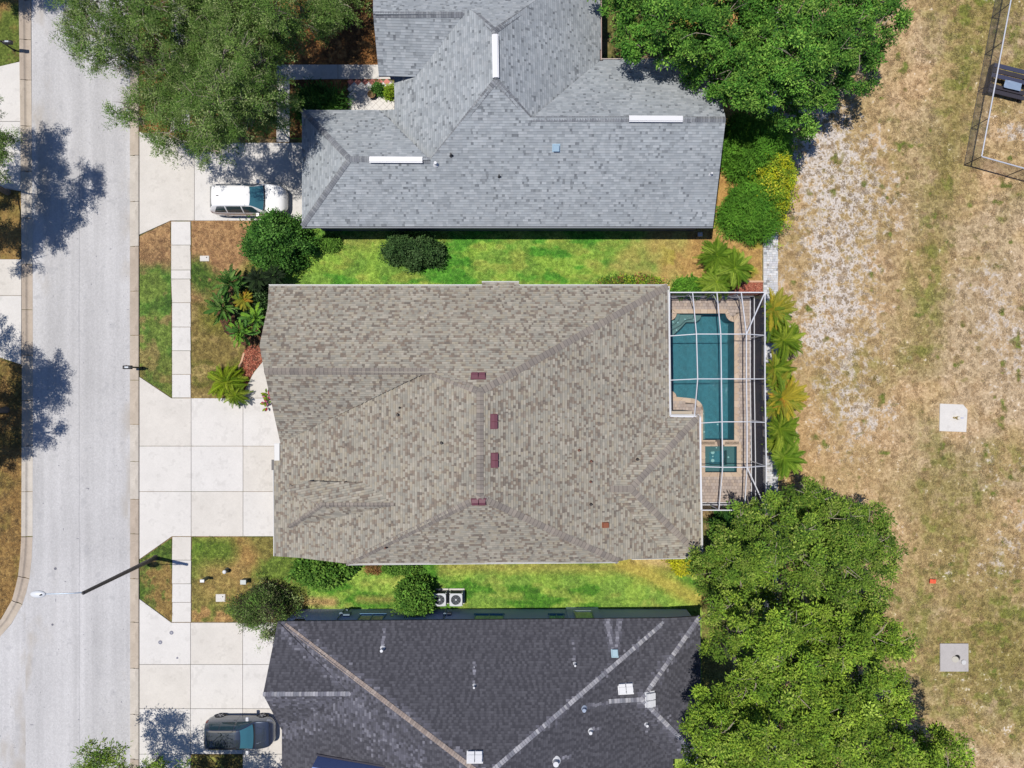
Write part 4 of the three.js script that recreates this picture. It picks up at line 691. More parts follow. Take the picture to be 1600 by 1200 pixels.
  for (const k of [[K[1][0], 1], [K[2][0], 2], [K[3][0], 3]]) beam(down(k[0], 1.9), k[0].clone().lerp(K[k[1]][1], 0.25).add(new V3(0, -0.06, 0)), 0.04, 0.04);
}
// ---------------------------------------------------------------- trees and plants
const leafMat = new THREE.MeshPhysicalMaterial({ color: 0xffffff, roughness: 0.8, transmission: 0.1, thickness: 0, side: THREE.DoubleSide, specularIntensity: 0.35 });
const frondMat = new THREE.MeshPhysicalMaterial({ color: 0xffffff, roughness: 0.7, transmission: 0.2, thickness: 0, side: THREE.DoubleSide, vertexColors: true });
const barkTex = dataTex(128, 128, (i, j, o) => { const u = i / 128, v = j / 128, k = 0.7 + tnoise(u, v, 32) * 0.3 + tnoise(u, v, 8) * 0.25; o[0] = 132 * k; o[1] = 122 * k; o[2] = 110 * k; });
const barkMat = new THREE.MeshStandardMaterial({ map: barkTex, roughness: 0.95 });
const twigMat = mat(A(190, 178, 160), 0.95);
// a handful of leaves: n small folded blades scattered in a ball
function leafCluster(seed, n, L, W, spread, flat = 0.55) {
  const r = rng(seed), p = [], nn = [];
  for (let i = 0; i < n; i++) {
    const o = new V3(rr(-1, 1, r), rr(-1, 1, r) * flat, rr(-1, 1, r)).multiplyScalar(spread);
    const d = o.clone().add(new V3(rr(-0.6, 0.6, r), rr(-0.15, 0.35, r), rr(-0.6, 0.6, r)).multiplyScalar(spread)).normalize();
    const up = new V3(rr(-0.75, 0.75, r), 1, rr(-0.75, 0.75, r)).normalize(), s = new V3().crossVectors(d, up).normalize(), nrm = new V3().crossVectors(s, d).normalize();
    const l = L * rr(0.7, 1.3, r), w = W * rr(0.7, 1.25, r), a = o.clone(), b = o.clone().addScaledVector(d, l * 0.5).addScaledVector(s, w / 2).addScaledVector(nrm, w * 0.12), c = o.clone().addScaledVector(d, l), e = o.clone().addScaledVector(d, l * 0.5).addScaledVector(s, -w / 2).addScaledVector(nrm, w * 0.12);
    for (const q of [a, b, c, a, c, e]) { p.push(q.x, q.y, q.z); nn.push(nrm.x, nrm.y, nrm.z); }
  }
  const g = new THREE.BufferGeometry(); g.setAttribute('position', new THREE.Float32BufferAttribute(p, 3)); g.setAttribute('normal', new THREE.Float32BufferAttribute(nn, 3)); return g;
}
const _m = new THREE.Matrix4(), _q = new THREE.Quaternion(), _e = new THREE.Euler(), _s = new V3(), _c = new THREE.Color();
function leafMass(parent, name, spots, geos, material = leafMat, kind) {      // spots: [x, y, z, scale, colour, turn]
  if (geos.length > 1) geos = [geos._one ||= mergeGeometries(geos.map((g, i) => g.clone().translate(i ? 0.12 * (i - 1.5) : 0, 0, i ? 0.1 : 0)))], spots = spots.filter((_, i) => i % 2 === 0); kind = 'stuff';
  const sets = geos.map(() => []); spots.forEach((s, i) => sets[i % geos.length].push(s));
  // one instanced mesh per variant
  sets.forEach((set, gi) => {
    if (!set.length) return;
    const im = new THREE.InstancedMesh(geos[gi], material, set.length); im.name = name; im.castShadow = im.receiveShadow = true; if (kind) im.userData.kind = kind;
    set.forEach(([x, y, z, s, c, t, tx = 0, tz = 0], i) => { _e.set(tx, t, tz); _q.setFromEuler(_e); _m.compose(new V3(x, y, z), _q, _s.set(s, s, s)); im.setMatrixAt(i, _m); im.setColorAt(i, c); });
    parent.add(im);
  });
}
function pickCol(cols, r, k = 1, jit = 0.62) { const c = cols[(r() * cols.length) | 0], f = k * (1 - jit / 2 + r() * jit); return new THREE.Color(c.r * f, c.g * f, c.b * f * 0.95); }
const G = (...cs) => cs.map((c) => A(...c, 1.17));
// a broad tree whose crown fills an outline; clumps sit on limbs at their own height, with gaps between
function tree(name, label, group, o) {
  const r = rng(o.seed), base = P(o.trunk[0], o.trunk[1], 0), g = thing(name, label, 'tree', base, group);
  const clumps = [], xs = o.poly.map((p) => p[0]), ys = o.poly.map((p) => p[1]), x0 = Math.min(...xs), x1 = Math.max(...xs), y0 = Math.min(...ys), y1 = Math.max(...ys);
  let rad = 0; for (let i = 0; i < 400; i++) { const x = lerp(x0, x1, r()), y = lerp(y0, y1, r()); if (inPoly(x, y, o.poly)) rad = Math.max(rad, polyEdgeDist(x, y, o.poly)); }
  for (let t = 0; t < 9000 && clumps.length < o.n; t++) {
    const x = lerp(x0, x1, r()), y = lerp(y0, y1, r()); if (!inPoly(x, y, o.poly)) continue;
    if (o.bare && noise2(x * 0.032 + o.seed * 7, y * 0.032) < o.bare) continue;
    if (o.gaps && o.gaps.some(([gx, gy, gr]) => Math.hypot(x - gx, y - gy) < gr)) continue;
    const d = polyEdgeDist(x, y, o.poly), cr = lerp(o.r[0], o.r[1], r()) * (d < 14 ? 0.7 : 1); if (d < cr * 24 * 0.55 && r() < 0.85) continue;
    if (clumps.some((c) => Math.hypot(c.px - x, c.py - y) < o.sep * (0.75 + 0.5 * r()))) continue;
    const f = Math.sqrt(clamp(d / (rad * 0.85))); const h = (o.low ? 1 - 0.42 * sstep(o.low[0], o.low[1], x) : 1) * lerp(o.h[0], o.h[1], f) + rr(-0.9, 0.5, r) * (o.rough ?? 1);
    clumps.push({ px: x, py: y, c: P(x, y, h).sub(base), r: cr, tone: 0.8 + 0.4 * fbm(x * 0.02 + o.seed, y * 0.02, 2), own: r() });
  }
  const spots = [], limbs = [], twigs = [];
  const top = new V3(rr(-0.2, 0.2, r), o.h[0] * 0.45, rr(-0.2, 0.2, r));
  part(g, 'trunk', tube([new V3(0, -0.1, 0), new V3(0.03, 0.4, 0.02), top.clone().multiplyScalar(0.6), top, top.clone().multiplyScalar(1.25)], [o.tr * 1.5, o.tr * 1.05, o.tr * 0.95, o.tr * 0.9, o.tr * 0.5], 10), barkMat);
  const boughs = []; for (let k = 0; k < Math.min(6, clumps.length); k++) { let best = null, bd = -1; for (const c of clumps) { const d = Math.min(...boughs.map((q) => q.c.c.distanceTo(c.c)), 99) * (0.6 + 0.4 * r()); if (d > bd) { bd = d; best = c; } } const e = top.clone().lerp(best.c, 0.62).add(new V3(0, -0.3, 0)), m1 = top.clone().lerp(e, 0.5).add(new V3(rr(-0.3, 0.3, r), 0.25, rr(-0.3, 0.3, r))); boughs.push({ c: best, m: m1, e }); limbs.push(tube([top, m1, e], [o.tr * 0.4, o.tr * 0.26, 0.035], 7)); }
  for (const c of clumps) {
    let bo = boughs[0], bd = 1e9; for (const q of boughs) for (const s of [q.m, q.e]) { const d = s.distanceTo(c.c); if (d < bd) { bd = d; bo = s; } }
    const mid = bo.clone().lerp(c.c, 0.5).add(new V3(rr(-0.3, 0.3, r), rr(0, 0.4, r), rr(-0.3, 0.3, r)));
    const endp = c.c.clone().add(new V3(0, -c.r * 0.1, 0)); limbs.push(tube([bo, mid, mid.clone().lerp(endp, 0.5), endp], [0.034, 0.026, 0.018, 0.008], 5));
    const nt = o.twigs ?? 4; for (let k = 0; k < nt; k++) { const a = r() * 6.283, e = c.c.clone().add(new V3(Math.cos(a) * c.r * rr(0.7, 1.15, r), c.r * rr(0.0, 0.65, r), Math.sin(a) * c.r * rr(0.7, 1.15, r))); const s = mid.clone().lerp(endp, rr(0.5, 1, r)); twigs.push(tube([s, s.clone().lerp(e, 0.55).add(new V3(0, 0.12, 0)), e], [0.026, 0.018, 0.006], 4)); }
    const n = Math.round(o.dens * c.r * c.r * 1.05), nt2 = Math.max(6, Math.round((o.tuft ?? 15) * c.r * c.r)), per = Math.max(3, Math.round(n / nt2));
    for (let i = 0; i < n; i++) {
      if (i % per === 0) { const u = 1 - Math.pow(r(), 0.8) * 1.45, a = r() * 6.283, q = Math.sqrt(Math.max(0, 1 - u * u)), k = c.r * rr(0.7, 1.15, r); c.tx = Math.cos(a) * q * k; c.tz = Math.sin(a) * q * k; c.ty = u * k * 0.75; c.tt = rr(0.78, 1.22, r); c.tr = rr(0.14, 0.28, r); }
      if (o.feather) { const f = (i % per) / per, L = o.feather * (0.7 + c.tr), n2 = Math.hypot(c.tx, c.tz) || 1, dx = c.tx / n2 + c.tt - 1, dz = c.tz / n2 + (c.tr - 0.25) * 4; spots.push([c.c.x + c.tx * 0.6 + dx * f * L + rr(-0.1, 0.1, r), c.c.y + c.ty + L * (0.25 * f - 0.5 * f * f) + rr(-0.07, 0.07, r), c.c.z + c.tz * 0.6 + dz * f * L + rr(-0.1, 0.1, r), rr(0.6, 0.95, r) * (1 - 0.35 * f), pickCol(o.cols, r, c.tone * c.tt), r() * 6.283, rr(-0.6, 0.6, r), rr(-0.6, 0.6, r)]); continue; }
      { const a = r() * 6.283, u = r() * 2 - 1, q = Math.sqrt(1 - u * u), k = c.tr * Math.pow(r(), 0.5); const x = c.c.x + c.tx + Math.cos(a) * q * k, z = c.c.z + c.tz + Math.sin(a) * q * k, y = c.c.y + c.ty + u * k * 0.7; spots.push([x, y, z, 0.45 + 0.8 * Math.pow(r(), 1.4), pickCol(o.cols, r, c.tone * c.tt), r() * 6.283, rr(-0.6, 0.6, r), rr(-0.6, 0.6, r)]); continue; }

      const u = r() * 2 - 0.35 > 1 ? 1 - r() * 0.5 : r() * 1.35 - 0.35, a = r() * 6.283, q = Math.sqrt(Math.max(0, 1 - u * u)), k = c.r * Math.pow(r(), 0.4) * rr(0.8, 1.12, r);
      const bump = 0.75 + 0.55 * noise2(a * 1.3 + c.own * 40, u * 3 + c.own * 17);
      const x = c.c.x + Math.cos(a) * q * k * bump, z = c.c.z + Math.sin(a) * q * k * bump, y = c.c.y + u * k * 0.72 * bump;
      const ax = (x + base.x) / 1, az = z + base.z; if (noise2(ax * 1.5 + o.seed, az * 1.5 + y * 0.8) < (o.hole ?? 0.22)) continue;
      spots.push([x, y, z, rr(0.75, 1.3, r), pickCol(o.cols, r, c.tone), r() * 6.283, rr(-0.5, 0.5, r), rr(-0.5, 0.5, r)]);
    }
  }
  part(g, 'limb', mergeGeometries(limbs), barkMat); if (twigs.length) part(g, 'twig', mergeGeometries(twigs), o.twigMat || twigMat).userData.kind = 'stuff';
  leafMass(g, 'crown', spots, o.geos);
  return g;
}
const oakLeaf = [leafCluster(1, 11, 0.15, 0.075, 0.24), leafCluster(2, 11, 0.14, 0.08, 0.26), leafCluster(3, 9, 0.17, 0.07, 0.25)];
const wispLeaf = [leafCluster(11, 10, 0.17, 0.05, 0.27, 0.8), leafCluster(12, 9, 0.19, 0.05, 0.3, 0.8), leafCluster(13, 10, 0.16, 0.055, 0.26, 0.8)];
const glossyLeaf = [leafCluster(21, 9, 0.17, 0.1, 0.2, 0.7), leafCluster(22, 9, 0.16, 0.095, 0.2, 0.7)];
const smallLeaf = [leafCluster(31, 12, 0.085, 0.05, 0.12, 0.8), leafCluster(32, 12, 0.09, 0.05, 0.12, 0.8)];
const needleLeaf = [leafCluster(41, 14, 0.16, 0.025, 0.13, 0.9), leafCluster(42, 14, 0.18, 0.025, 0.14, 0.9)];

const olive = G([108, 140, 64], [92, 126, 54], [130, 158, 82], [78, 108, 46], [158, 176, 114], [98, 132, 58]);
const deep = G([92, 142, 52], [74, 124, 44], [112, 162, 62], [60, 104, 38], [134, 174, 74]);
const bright = G([136, 169, 54], [156, 184, 64], [120, 154, 50], [104, 137, 44], [141, 170, 57], [86, 119, 40], [112, 148, 48], [166, 188, 82]);
const midg = G([124, 156, 56], [106, 142, 48], [92, 128, 44], [140, 168, 62], [76, 110, 38], [116, 148, 54], [154, 174, 82]);
tree('shade_tree', 'feathery olive oak leaning over the road at the top left', null, { seed: 11, trunk: [238, 95], poly: [[92, -60], [94, 8], [118, 30], [100, 60], [140, 88], [168, 116], [206, 122], [214, 150], [184, 168], [182, 186], [206, 200], [240, 195], [290, 170], [325, 110], [335, 40], [330, -60]], n: 74, r: [0.5, 0.9], sep: 20, h: [4.2, 7.6], dens: 250, tuft: 17, feather: 1.0, cols: olive, geos: wispLeaf, tr: 0.2, twigs: 7, rough: 2.0, bare: 0.2 });
tree('shade_tree', 'broad olive oak shading the driveway of the white car and the northern house entry', null, { seed: 12, trunk: [372, 150], poly: [[300, -60], [300, 60], [262, 130], [232, 175], [228, 215], [244, 236], [300, 238], [330, 256], [352, 232], [372, 216], [408, 204], [438, 208], [450, 172], [436, 130], [446, 84], [496, 58], [536, 40], [572, 8], [580, -60]], n: 100, r: [0.55, 1.0], sep: 18, h: [4.4, 8.6], dens: 270, tuft: 18, feather: 1.05, cols: olive, geos: wispLeaf, tr: 0.24, twigs: 7, rough: 2.2, bare: 0.14, low: [410, 500], gaps: [[470, 62, 20], [520, 66, 16], [440, 104, 14], [418, 200, 12], [380, 186, 16], [350, 178, 10], [530, 80, 16], [268, 62, 10], [292, 140, 10], [500, 40, 12], [420, 45, 9]] });
tree('shade_tree', 'dark green dense tree touching the east end of the blue grey roof', null, { seed: 13, trunk: [1085, 70], poly: [[942, -60], [944, 14], [966, 40], [972, 66], [990, 84], [1020, 96], [1052, 100], [1060, 118], [1096, 122], [1112, 142], [1138, 166], [1190, 160], [1205, 60], [1200, -60]], n: 52, r: [0.6, 1.2], sep: 24, h: [4.2, 7.6], dens: 175, tuft: 14, cols: deep, geos: oakLeaf, tr: 0.22, twigs: 2, rough: 2.2, bare: 0.14 });
tree('shade_tree', 'large dark green tree at the edge of the dry field, top centre right', null, { seed: 14, trunk: [1245, 80], poly: [[1165, -60], [1160, 60], [1150, 140], [1165, 168], [1200, 168], [1232, 200], [1258, 206], [1288, 186], [1290, 160], [1320, 150], [1352, 130], [1368, 118], [1374, 80], [1392, 48], [1404, 14], [1398, -60]], n: 58, r: [0.6, 1.25], sep: 24, h: [4.2, 8.4], dens: 175, tuft: 14, cols: deep, geos: oakLeaf, tr: 0.24, twigs: 2, rough: 2.2, bare: 0.14 });
tree('shade_tree', 'mid green oak spreading beside the south end of the screened pool', null, { seed: 15, trunk: [1190, 820], poly: [[1088, 890], [1096, 862], [1118, 840], [1098, 812], [1140, 800], [1166, 778], [1196, 778], [1220, 778], [1236, 760], [1262, 750], [1300, 770], [1344, 788], [1388, 806], [1384, 832], [1404, 850], [1398, 884], [1372, 906], [1392, 940], [1360, 964], [1290, 966], [1230, 956], [1150, 948], [1100, 926]], n: 76, r: [0.5, 1.05], sep: 21, h: [4, 7.8], dens: 185, tuft: 15, cols: midg, geos: oakLeaf, tr: 0.24, twigs: 4, rough: 2.2, bare: 0.24, gaps: [[1212, 908, 22], [1240, 925, 16], [1345, 878, 16], [1325, 915, 14], [1150, 830, 24], [1120, 846, 12], [1180, 800, 12], [1280, 800, 9]] });
tree('shade_tree', 'yellow green oak overhanging the charcoal roof at the lower right', null, { seed: 16, trunk: [1120, 1000], poly: [[1108, 940], [1180, 946], [1250, 950], [1280, 1000], [1290, 1100], [1290, 1260], [1056, 1260], [1070, 1180], [1060, 1130], [1092, 1094], [1104, 1050], [1108, 1000]], n: 72, r: [0.5, 1.05], sep: 21, h: [7.6, 10.4], dens: 185, tuft: 15, cols: bright, geos: oakLeaf, tr: 0.25, twigs: 5, rough: 2.4, bare: 0.24, gaps: [[1190, 1135, 18], [1130, 1000, 13], [1165, 1185, 14], [1225, 1040, 10]] });
tree('shade_tree', 'yellow green oak at the bottom right reaching furthest onto the field', null, { seed: 17, trunk: [1270, 1010], poly: [[1240, 952], [1310, 950], [1370, 952], [1392, 980], [1428, 996], [1412, 1018], [1380, 1026], [1385, 1040], [1418, 1050], [1434, 1080], [1416, 1100], [1424, 1124], [1456, 1124], [1466, 1148], [1500, 1160], [1512, 1260], [1262, 1260], [1250, 1120]], n: 88, r: [0.5, 1.05], sep: 20, h: [5.2, 9.2], dens: 185, tuft: 15, cols: bright, geos: oakLeaf, tr: 0.25, twigs: 5, rough: 2.4, bare: 0.24, gaps: [[1336, 1060, 20], [1262, 1085, 14], [1385, 1105, 22], [1290, 1150, 16], [1320, 1000, 9]] });
// street trees beyond the left edge: their shade lies on the road
const gp = (cx, cy, rx, ry, h, n = 16, s = 1) => { const r = rng(s); return Array.from({ length: n }, (_, i) => { const a = i / n * 6.283, k = 0.8 + 0.35 * r(), f = 1 / (1 - h / CAM_H); return [800 + (cx + Math.cos(a) * rx * k - 800) * f, 600 + (cy + Math.sin(a) * ry * k - 600) * f]; }); };
tree('shade_tree', 'street tree on the far verge, its shade falling across the road beside the top driveway', null, { seed: 18, trunk: [12, 300], poly: gp(5, 300, 98, 112, 5.6, 16, 3), n: 44, r: [0.6, 1.0], sep: 20, h: [4.4, 6.8], dens: 330, tuft: 22, feather: 0.75, cols: olive, geos: wispLeaf, tr: 0.16, bare: 0.22, rough: 1.6, twigs: 4 });
tree('shade_tree', 'street tree on the far verge, shading the kerb opposite the mailbox', null, { seed: 19, trunk: [10, 640], poly: gp(-35, 612, 100, 118, 5.6, 16, 8), n: 44, r: [0.6, 1.0], sep: 20, h: [4.4, 6.8], dens: 330, tuft: 22, feather: 0.75, cols: olive, geos: wispLeaf, tr: 0.16, bare: 0.22, rough: 1.6, twigs: 4 });
tree('shade_tree', 'street tree beyond the top left corner that darkens the road there', null, { seed: 20, trunk: [5, -10], poly: gp(10, -45, 75, 75, 5.6, 14, 5), n: 30, r: [0.6, 1.0], sep: 20, h: [4.4, 6.6], dens: 330, tuft: 22, feather: 0.75, cols: olive, geos: wispLeaf, tr: 0.16, bare: 0.22, rough: 1.6, twigs: 4 });
tree('shade_tree', 'small street tree at the bottom edge shading the driveway of the black car', null, { seed: 21, trunk: [250, 1185], poly: [[122, 1196], [138, 1158], [168, 1172], [200, 1158], [206, 1188], [236, 1180], [256, 1184], [276, 1178], [300, 1222], [390, 1245], [420, 1262], [420, 1300], [370, 1340], [120, 1340]], n: 46, r: [0.5, 0.95], sep: 20, h: [3.6, 5.8], dens: 150, cols: midg, geos: wispLeaf, tr: 0.14, hole: 0.3, twigs: 4 });

// shrubs: leaves on a lumpy dome over stems
function shrub(name, label, cat, o, group) {
  const r = rng(o.seed), base = P(o.at[0], o.at[1], 0), g = thing(name, label, cat || 'shrub', base, group), spots = [], st = [];
  const [rx, ry] = o.rad.map((v) => v / 24), h = o.h;
  for (let i = 0; i < 7; i++) { const a = r() * 6.283, k = r() * 0.6; st.push(tube([new V3(Math.cos(a) * 0.06, -0.05, Math.sin(a) * 0.06), new V3(Math.cos(a) * rx * k * 0.6, h * 0.4, Math.sin(a) * ry * k * 0.6), new V3(Math.cos(a) * rx * k, h * 0.8, Math.sin(a) * ry * k)], [0.05, 0.035, 0.012], 5)); }
  part(g, 'stem', mergeGeometries(st), barkMat);
  const n = o.n, lumps = Array.from({ length: o.lumps || 14 }, () => { const a = r() * 6.283, k = Math.sqrt(r()); return [Math.cos(a) * k, Math.sin(a) * k, r()]; });
  for (let i = 0; i < n; i++) {
    const a = r() * 6.283, u = r(), q = Math.sqrt(1 - u * u), k = Math.pow(r(), 0.3) * (r() < 0.13 ? rr(1.05, 1.3, r) : 1); let x = Math.cos(a) * q * k, z = Math.sin(a) * q * k, y = u * k;
    if (o.dent) { const da = Math.abs(((a - 4.85) % 6.283 + 9.42) % 6.283 - 3.14); const dd = 1 - 0.7 * Math.exp(-da * da * 5); x *= dd; z *= dd; } const w = noise2(x * 2.3 + o.seed, z * 2.3 + y); const f = 1 - (o.lump ?? 0.25) + (o.lump ?? 0.25) * 2 * w; if (o.hole && noise2(x * 4 + o.seed * 3, z * 4) < o.hole) continue;
    if (o.box) { x = Math.sign(x) * Math.pow(Math.abs(x), 0.75); z = Math.sign(z) * Math.pow(Math.abs(z), 0.75); }
    spots.push([x * rx * f, 0.08 + (o.base || 0) + y * (h - 0.15) * (0.85 + 0.3 * w), z * ry * f, rr(0.75, 1.25, r) * (o.s || 1), pickCol(o.cols, r, 0.85 + 0.3 * w), r() * 6.283, rr(-0.6, 0.6, r), rr(-0.6, 0.6, r)]);
  }
  leafMass(g, 'foliage', spots, o.geos); return g;
}
const SG = { laurel: G([76, 126, 46], [60, 106, 40], [94, 144, 58], [50, 92, 36], [112, 160, 76]), dark: G([62, 92, 48], [74, 106, 56], [50, 78, 40], [92, 122, 74]), lime: G([146, 176, 50], [124, 160, 44], [164, 186, 58]), grass: G([96, 150, 46], [82, 134, 40], [112, 164, 54]), gold: G([196, 196, 40], [176, 182, 38], [206, 204, 66]), light: G([104, 148, 56], [88, 132, 48], [120, 160, 66], [76, 118, 44]), purple: G([74, 64, 58], [60, 50, 48], [88, 92, 60], [100, 110, 66], [70, 80, 48]), brown: G([170, 130, 84], [150, 108, 70], [130, 120, 60]) };
shrub('round_shrub', 'large round clipped dark green shrub beside the white car', 'shrub', { seed: 31, at: [441, 383], rad: [49, 46], h: 2.5, n: 4600, cols: SG.laurel, geos: smallLeaf, s: 1.35, lump: 0.2, base: 0.2, hole: 0.16 });
shrub('heart_shrub', 'dark heart shaped shrub on the lawn against the northern house', 'shrub', { seed: 32, at: [648, 394], rad: [42, 28], h: 1.9, n: 2800, cols: SG.dark, geos: smallLeaf, s: 1.3, lump: 0.36, hole: 0.16, dent: 1 });
shrub('low_shrub', 'low bright green shrub between the big round shrub and the northern house', 'shrub', { seed: 33, at: [516, 381], rad: [20, 11], h: 0.5, n: 500, cols: SG.light, geos: smallLeaf, s: 1.1 });
shrub('round_shrub', 'glossy light green shrub at the south west corner of the tan roofed house', 'shrub', { seed: 34, at: [506, 884], rad: [44, 28], h: 1.7, n: 1500, cols: SG.light, geos: glossyLeaf, s: 1.1, lump: 0.3 });
shrub('low_shrub', 'low green hedge shrub under the south eave', 'shrub', { seed: 35, at: [625, 884], rad: [28, 9], h: 0.9, n: 700, cols: SG.light, geos: smallLeaf, s: 1.2 });
shrub('low_shrub', 'dry brown and green shrub under the south eave', 'shrub', { seed: 36, at: [588, 885], rad: [13, 8], h: 0.6, n: 320, cols: SG.brown, geos: smallLeaf, s: 1.1 });
shrub('round_shrub', 'round green shrub hiding part of an air conditioner', 'shrub', { seed: 37, at: [652, 927], rad: [29, 26], h: 2.3, n: 1500, cols: SG.light, geos: glossyLeaf, s: 1.0, lump: 0.12, base: 0.1 });
shrub('loose_shrub', 'loose purple and olive shrub at the corner of the charcoal roof', 'shrub', { seed: 38, at: [423, 944], rad: [50, 42], h: 2.6, n: 1500, cols: [...SG.purple, ...olive], geos: wispLeaf, s: 0.8, lump: 0.4, hole: 0.25, base: 0.1 });
shrub('hedge_shrub', 'green shrub at the north end of the row beside the stone path', 'shrub', { seed: 39, at: [1168, 236], rad: [50, 50], h: 3.1, n: 3600, cols: SG.grass, geos: needleLeaf, s: 1.3, lump: 0.42, hole: 0.18 });
shrub('hedge_shrub', 'yellow green shrub bulging over the edge of the dry field', 'shrub', { seed: 40, at: [1195, 296], rad: [33, 62], h: 2.9, n: 2300, cols: [...SG.gold, ...SG.lime], geos: smallLeaf, s: 1.2, lump: 0.5, hole: 0.2 });
shrub('hedge_shrub', 'rounded green shrub at the south end of the row, where the stone path begins', 'shrub', { seed: 41, at: [1170, 334], rad: [44, 44], h: 2.7, n: 3200, cols: SG.grass, geos: needleLeaf, s: 1.3, lump: 0.26, hole: 0.1 });
shrub('low_hedge', 'low variegated hedge against the north gutter near the pool', 'hedge', { seed: 42, at: [985, 443], rad: [46, 9], h: 0.9, n: 900, cols: [...SG.lime, ...SG.light, ...SG.brown], geos: smallLeaf, s: 1.1, box: true, lump: 0.15 });
shrub('low_hedge', 'bright green hedge at the north west corner of the screened pool', 'hedge', { seed: 43, at: [1075, 450], rad: [22, 13], h: 1.1, n: 800, cols: SG.grass, geos: smallLeaf, s: 1.2, box: true });
shrub('croton_shrub', 'golden yellow croton at the south east corner of the house', 'shrub', { seed: 44, at: [1065, 875], rad: [20, 15], h: 1.0, n: 420, cols: SG.gold, geos: glossyLeaf, s: 1.0 });
shrub('entry_shrub', 'lime shrub on the tiled entry patio of the northern house', 'shrub', { seed: 45, at: [612, 146], rad: [10, 9], h: 0.9, n: 260, cols: SG.lime, geos: smallLeaf, s: 1.1 });
shrub('entry_shrub', 'dark green shrub beside the lime one on the entry patio', 'shrub', { seed: 46, at: [592, 142], rad: [9, 7], h: 0.8, n: 220, cols: SG.laurel, geos: smallLeaf, s: 1.1 });
shrub('entry_shrub', 'tall dark palm like shrub filling the bed west of the entry patio', 'shrub', { seed: 47, at: [504, 172], rad: [34, 28], h: 1.6, n: 1100, cols: SG.laurel, geos: needleLeaf, s: 1.9, hole: 0.15 });
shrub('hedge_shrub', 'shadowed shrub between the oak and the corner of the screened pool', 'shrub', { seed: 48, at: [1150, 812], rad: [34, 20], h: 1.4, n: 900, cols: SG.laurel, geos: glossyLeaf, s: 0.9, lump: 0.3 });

// palms and other plants with leaves one can tell apart
function frondGeo(seed, L, leaf, wid, droop, pairs, vee = 0.5, narrow = 1) {
  const r = rng(seed), m = new MB(), S_ = (t) => new V3(L * (t - droop * 0.18 * t * t), L * (0.34 * t - droop * 0.62 * t * t), 0); const c0 = { r: 1, g: 1, b: 1 }, c1 = { r: 0.62, g: 0.68, b: 0.55 }, rc = { r: 1.15, g: 1.1, b: 0.8 };  // second half of each leaflet darker: shading put into the vertex colour
  const n = 6; for (let i = 0; i < n; i++) { const a = S_(i / n), b = S_((i + 1) / n), w = 0.018 * (1 - i / n) + 0.006; m.quad(a.clone().add(new V3(0, 0.006, -w)), a.clone().add(new V3(0, 0.006, w)), b.clone().add(new V3(0, 0.006, w)), b.clone().add(new V3(0, 0.006, -w)), rc); }
  for (let i = 0; i < pairs; i++) { const t = 0.16 + 0.84 * i / (pairs - 1), p = S_(t), k = Math.sin(Math.PI * Math.min(0.97, 0.22 + t * 0.78)) * 0.8 + 0.25; for (const s of [-1, 1]) { const l = leaf * k * rr(0.85, 1.15, r) * narrow, d = new V3(0.62 + t * 0.5, vee * rr(0.2, 0.7, r) - 0.18 * t, s).normalize(), e = p.clone().addScaledVector(d, l).add(new V3(0, -l * 0.22 * droop, 0)), q = p.clone().addScaledVector(d, l * 0.5), w = new V3(1, 0, -s * 0.6).normalize().multiplyScalar(wid); m.tri(p, q.clone().sub(w), e, c0); m.tri(p, e, q.clone().add(w), c1); m.tri(p, q.clone().add(w), q.clone().sub(w), c0); } }
  return m.geo();
}
const fronds = [0, 1, 2].map((i) => frondGeo(60 + i, 1.0, 0.2, 0.014, 0.9 + i * 0.4, 24, 0.9));
const fanFronds = [0, 1, 2].map((i) => frondGeo(70 + i, 1.0, 0.19, 0.02, 0.6 + i * 0.3, 20, 0.9));
const colMats = {}; function tint(c, key) { return colMats[key] ||= new THREE.MeshPhysicalMaterial({ color: c, roughness: 0.7, transmission: 0.15, thickness: 0, side: THREE.DoubleSide, vertexColors: true, specularIntensity: 0.3 }); }
const DEAD = A(168, 132, 84);
function palm(name, label, o, group) {
  const r = rng(o.seed), base = P(o.at[0], o.at[1], 0), g = thing(name, label, o.cat || 'palm', base, group);
  const cr = P(o.crown[0], o.crown[1], o.h).sub(base);
  part(g, 'trunk', tube([new V3(0, -0.05, 0), cr.clone().multiplyScalar(0.5).add(new V3(0.03, 0, 0)), cr.clone().add(new V3(0, -0.05, 0))], [o.tr, o.tr * 0.85, o.tr * 0.8], 9), barkMat);
  o.n = Math.round(o.n * 1.5);
  for (let i = 0; i < o.n; i++) {
    const t = i / o.n, a = i * 2.39996 + rr(-0.2, 0.2, r), el = lerp(1.25, -0.25, Math.pow(t, 0.75)) + rr(-0.12, 0.12, r);
    const dead = t > 0.92 && o.cat !== 'plant' && r() < 0.6, c = dead ? DEAD : o.cols[(r() * o.cols.length) | 0], m = part(g, 'frond', (o.geos || fronds)[i % 3], tint(c, dead ? 'dead' : `${o.seed % 7}_${o.cols.indexOf(c)}_${o.key}`)); m.position.copy(cr); m.rotation.order = 'YXZ'; m.rotation.set(rr(-0.25, 0.25, r), a, el * 0.75, 'YZX'); const s = o.L * rr(0.82, 1.1, r) * (t < 0.15 ? 0.75 : 1) * (o.at[0] > 1180 && Math.cos(a) < -0.25 ? 0.6 : 1.08); m.scale.set(s, s, s * (o.wide || 1));
  }
  return g;
}
const PG = [A(128, 156, 44, 1.1), A(104, 138, 36, 1.05), A(162, 182, 64, 1.15)], PY = [A(190, 176, 60, 1.1), A(160, 160, 58, 1.1), A(206, 160, 66, 1.1), A(130, 158, 56, 1.1)], PB = [A(128, 164, 48, 1.1), A(106, 146, 40, 1.05), A(164, 192, 76, 1.15)];
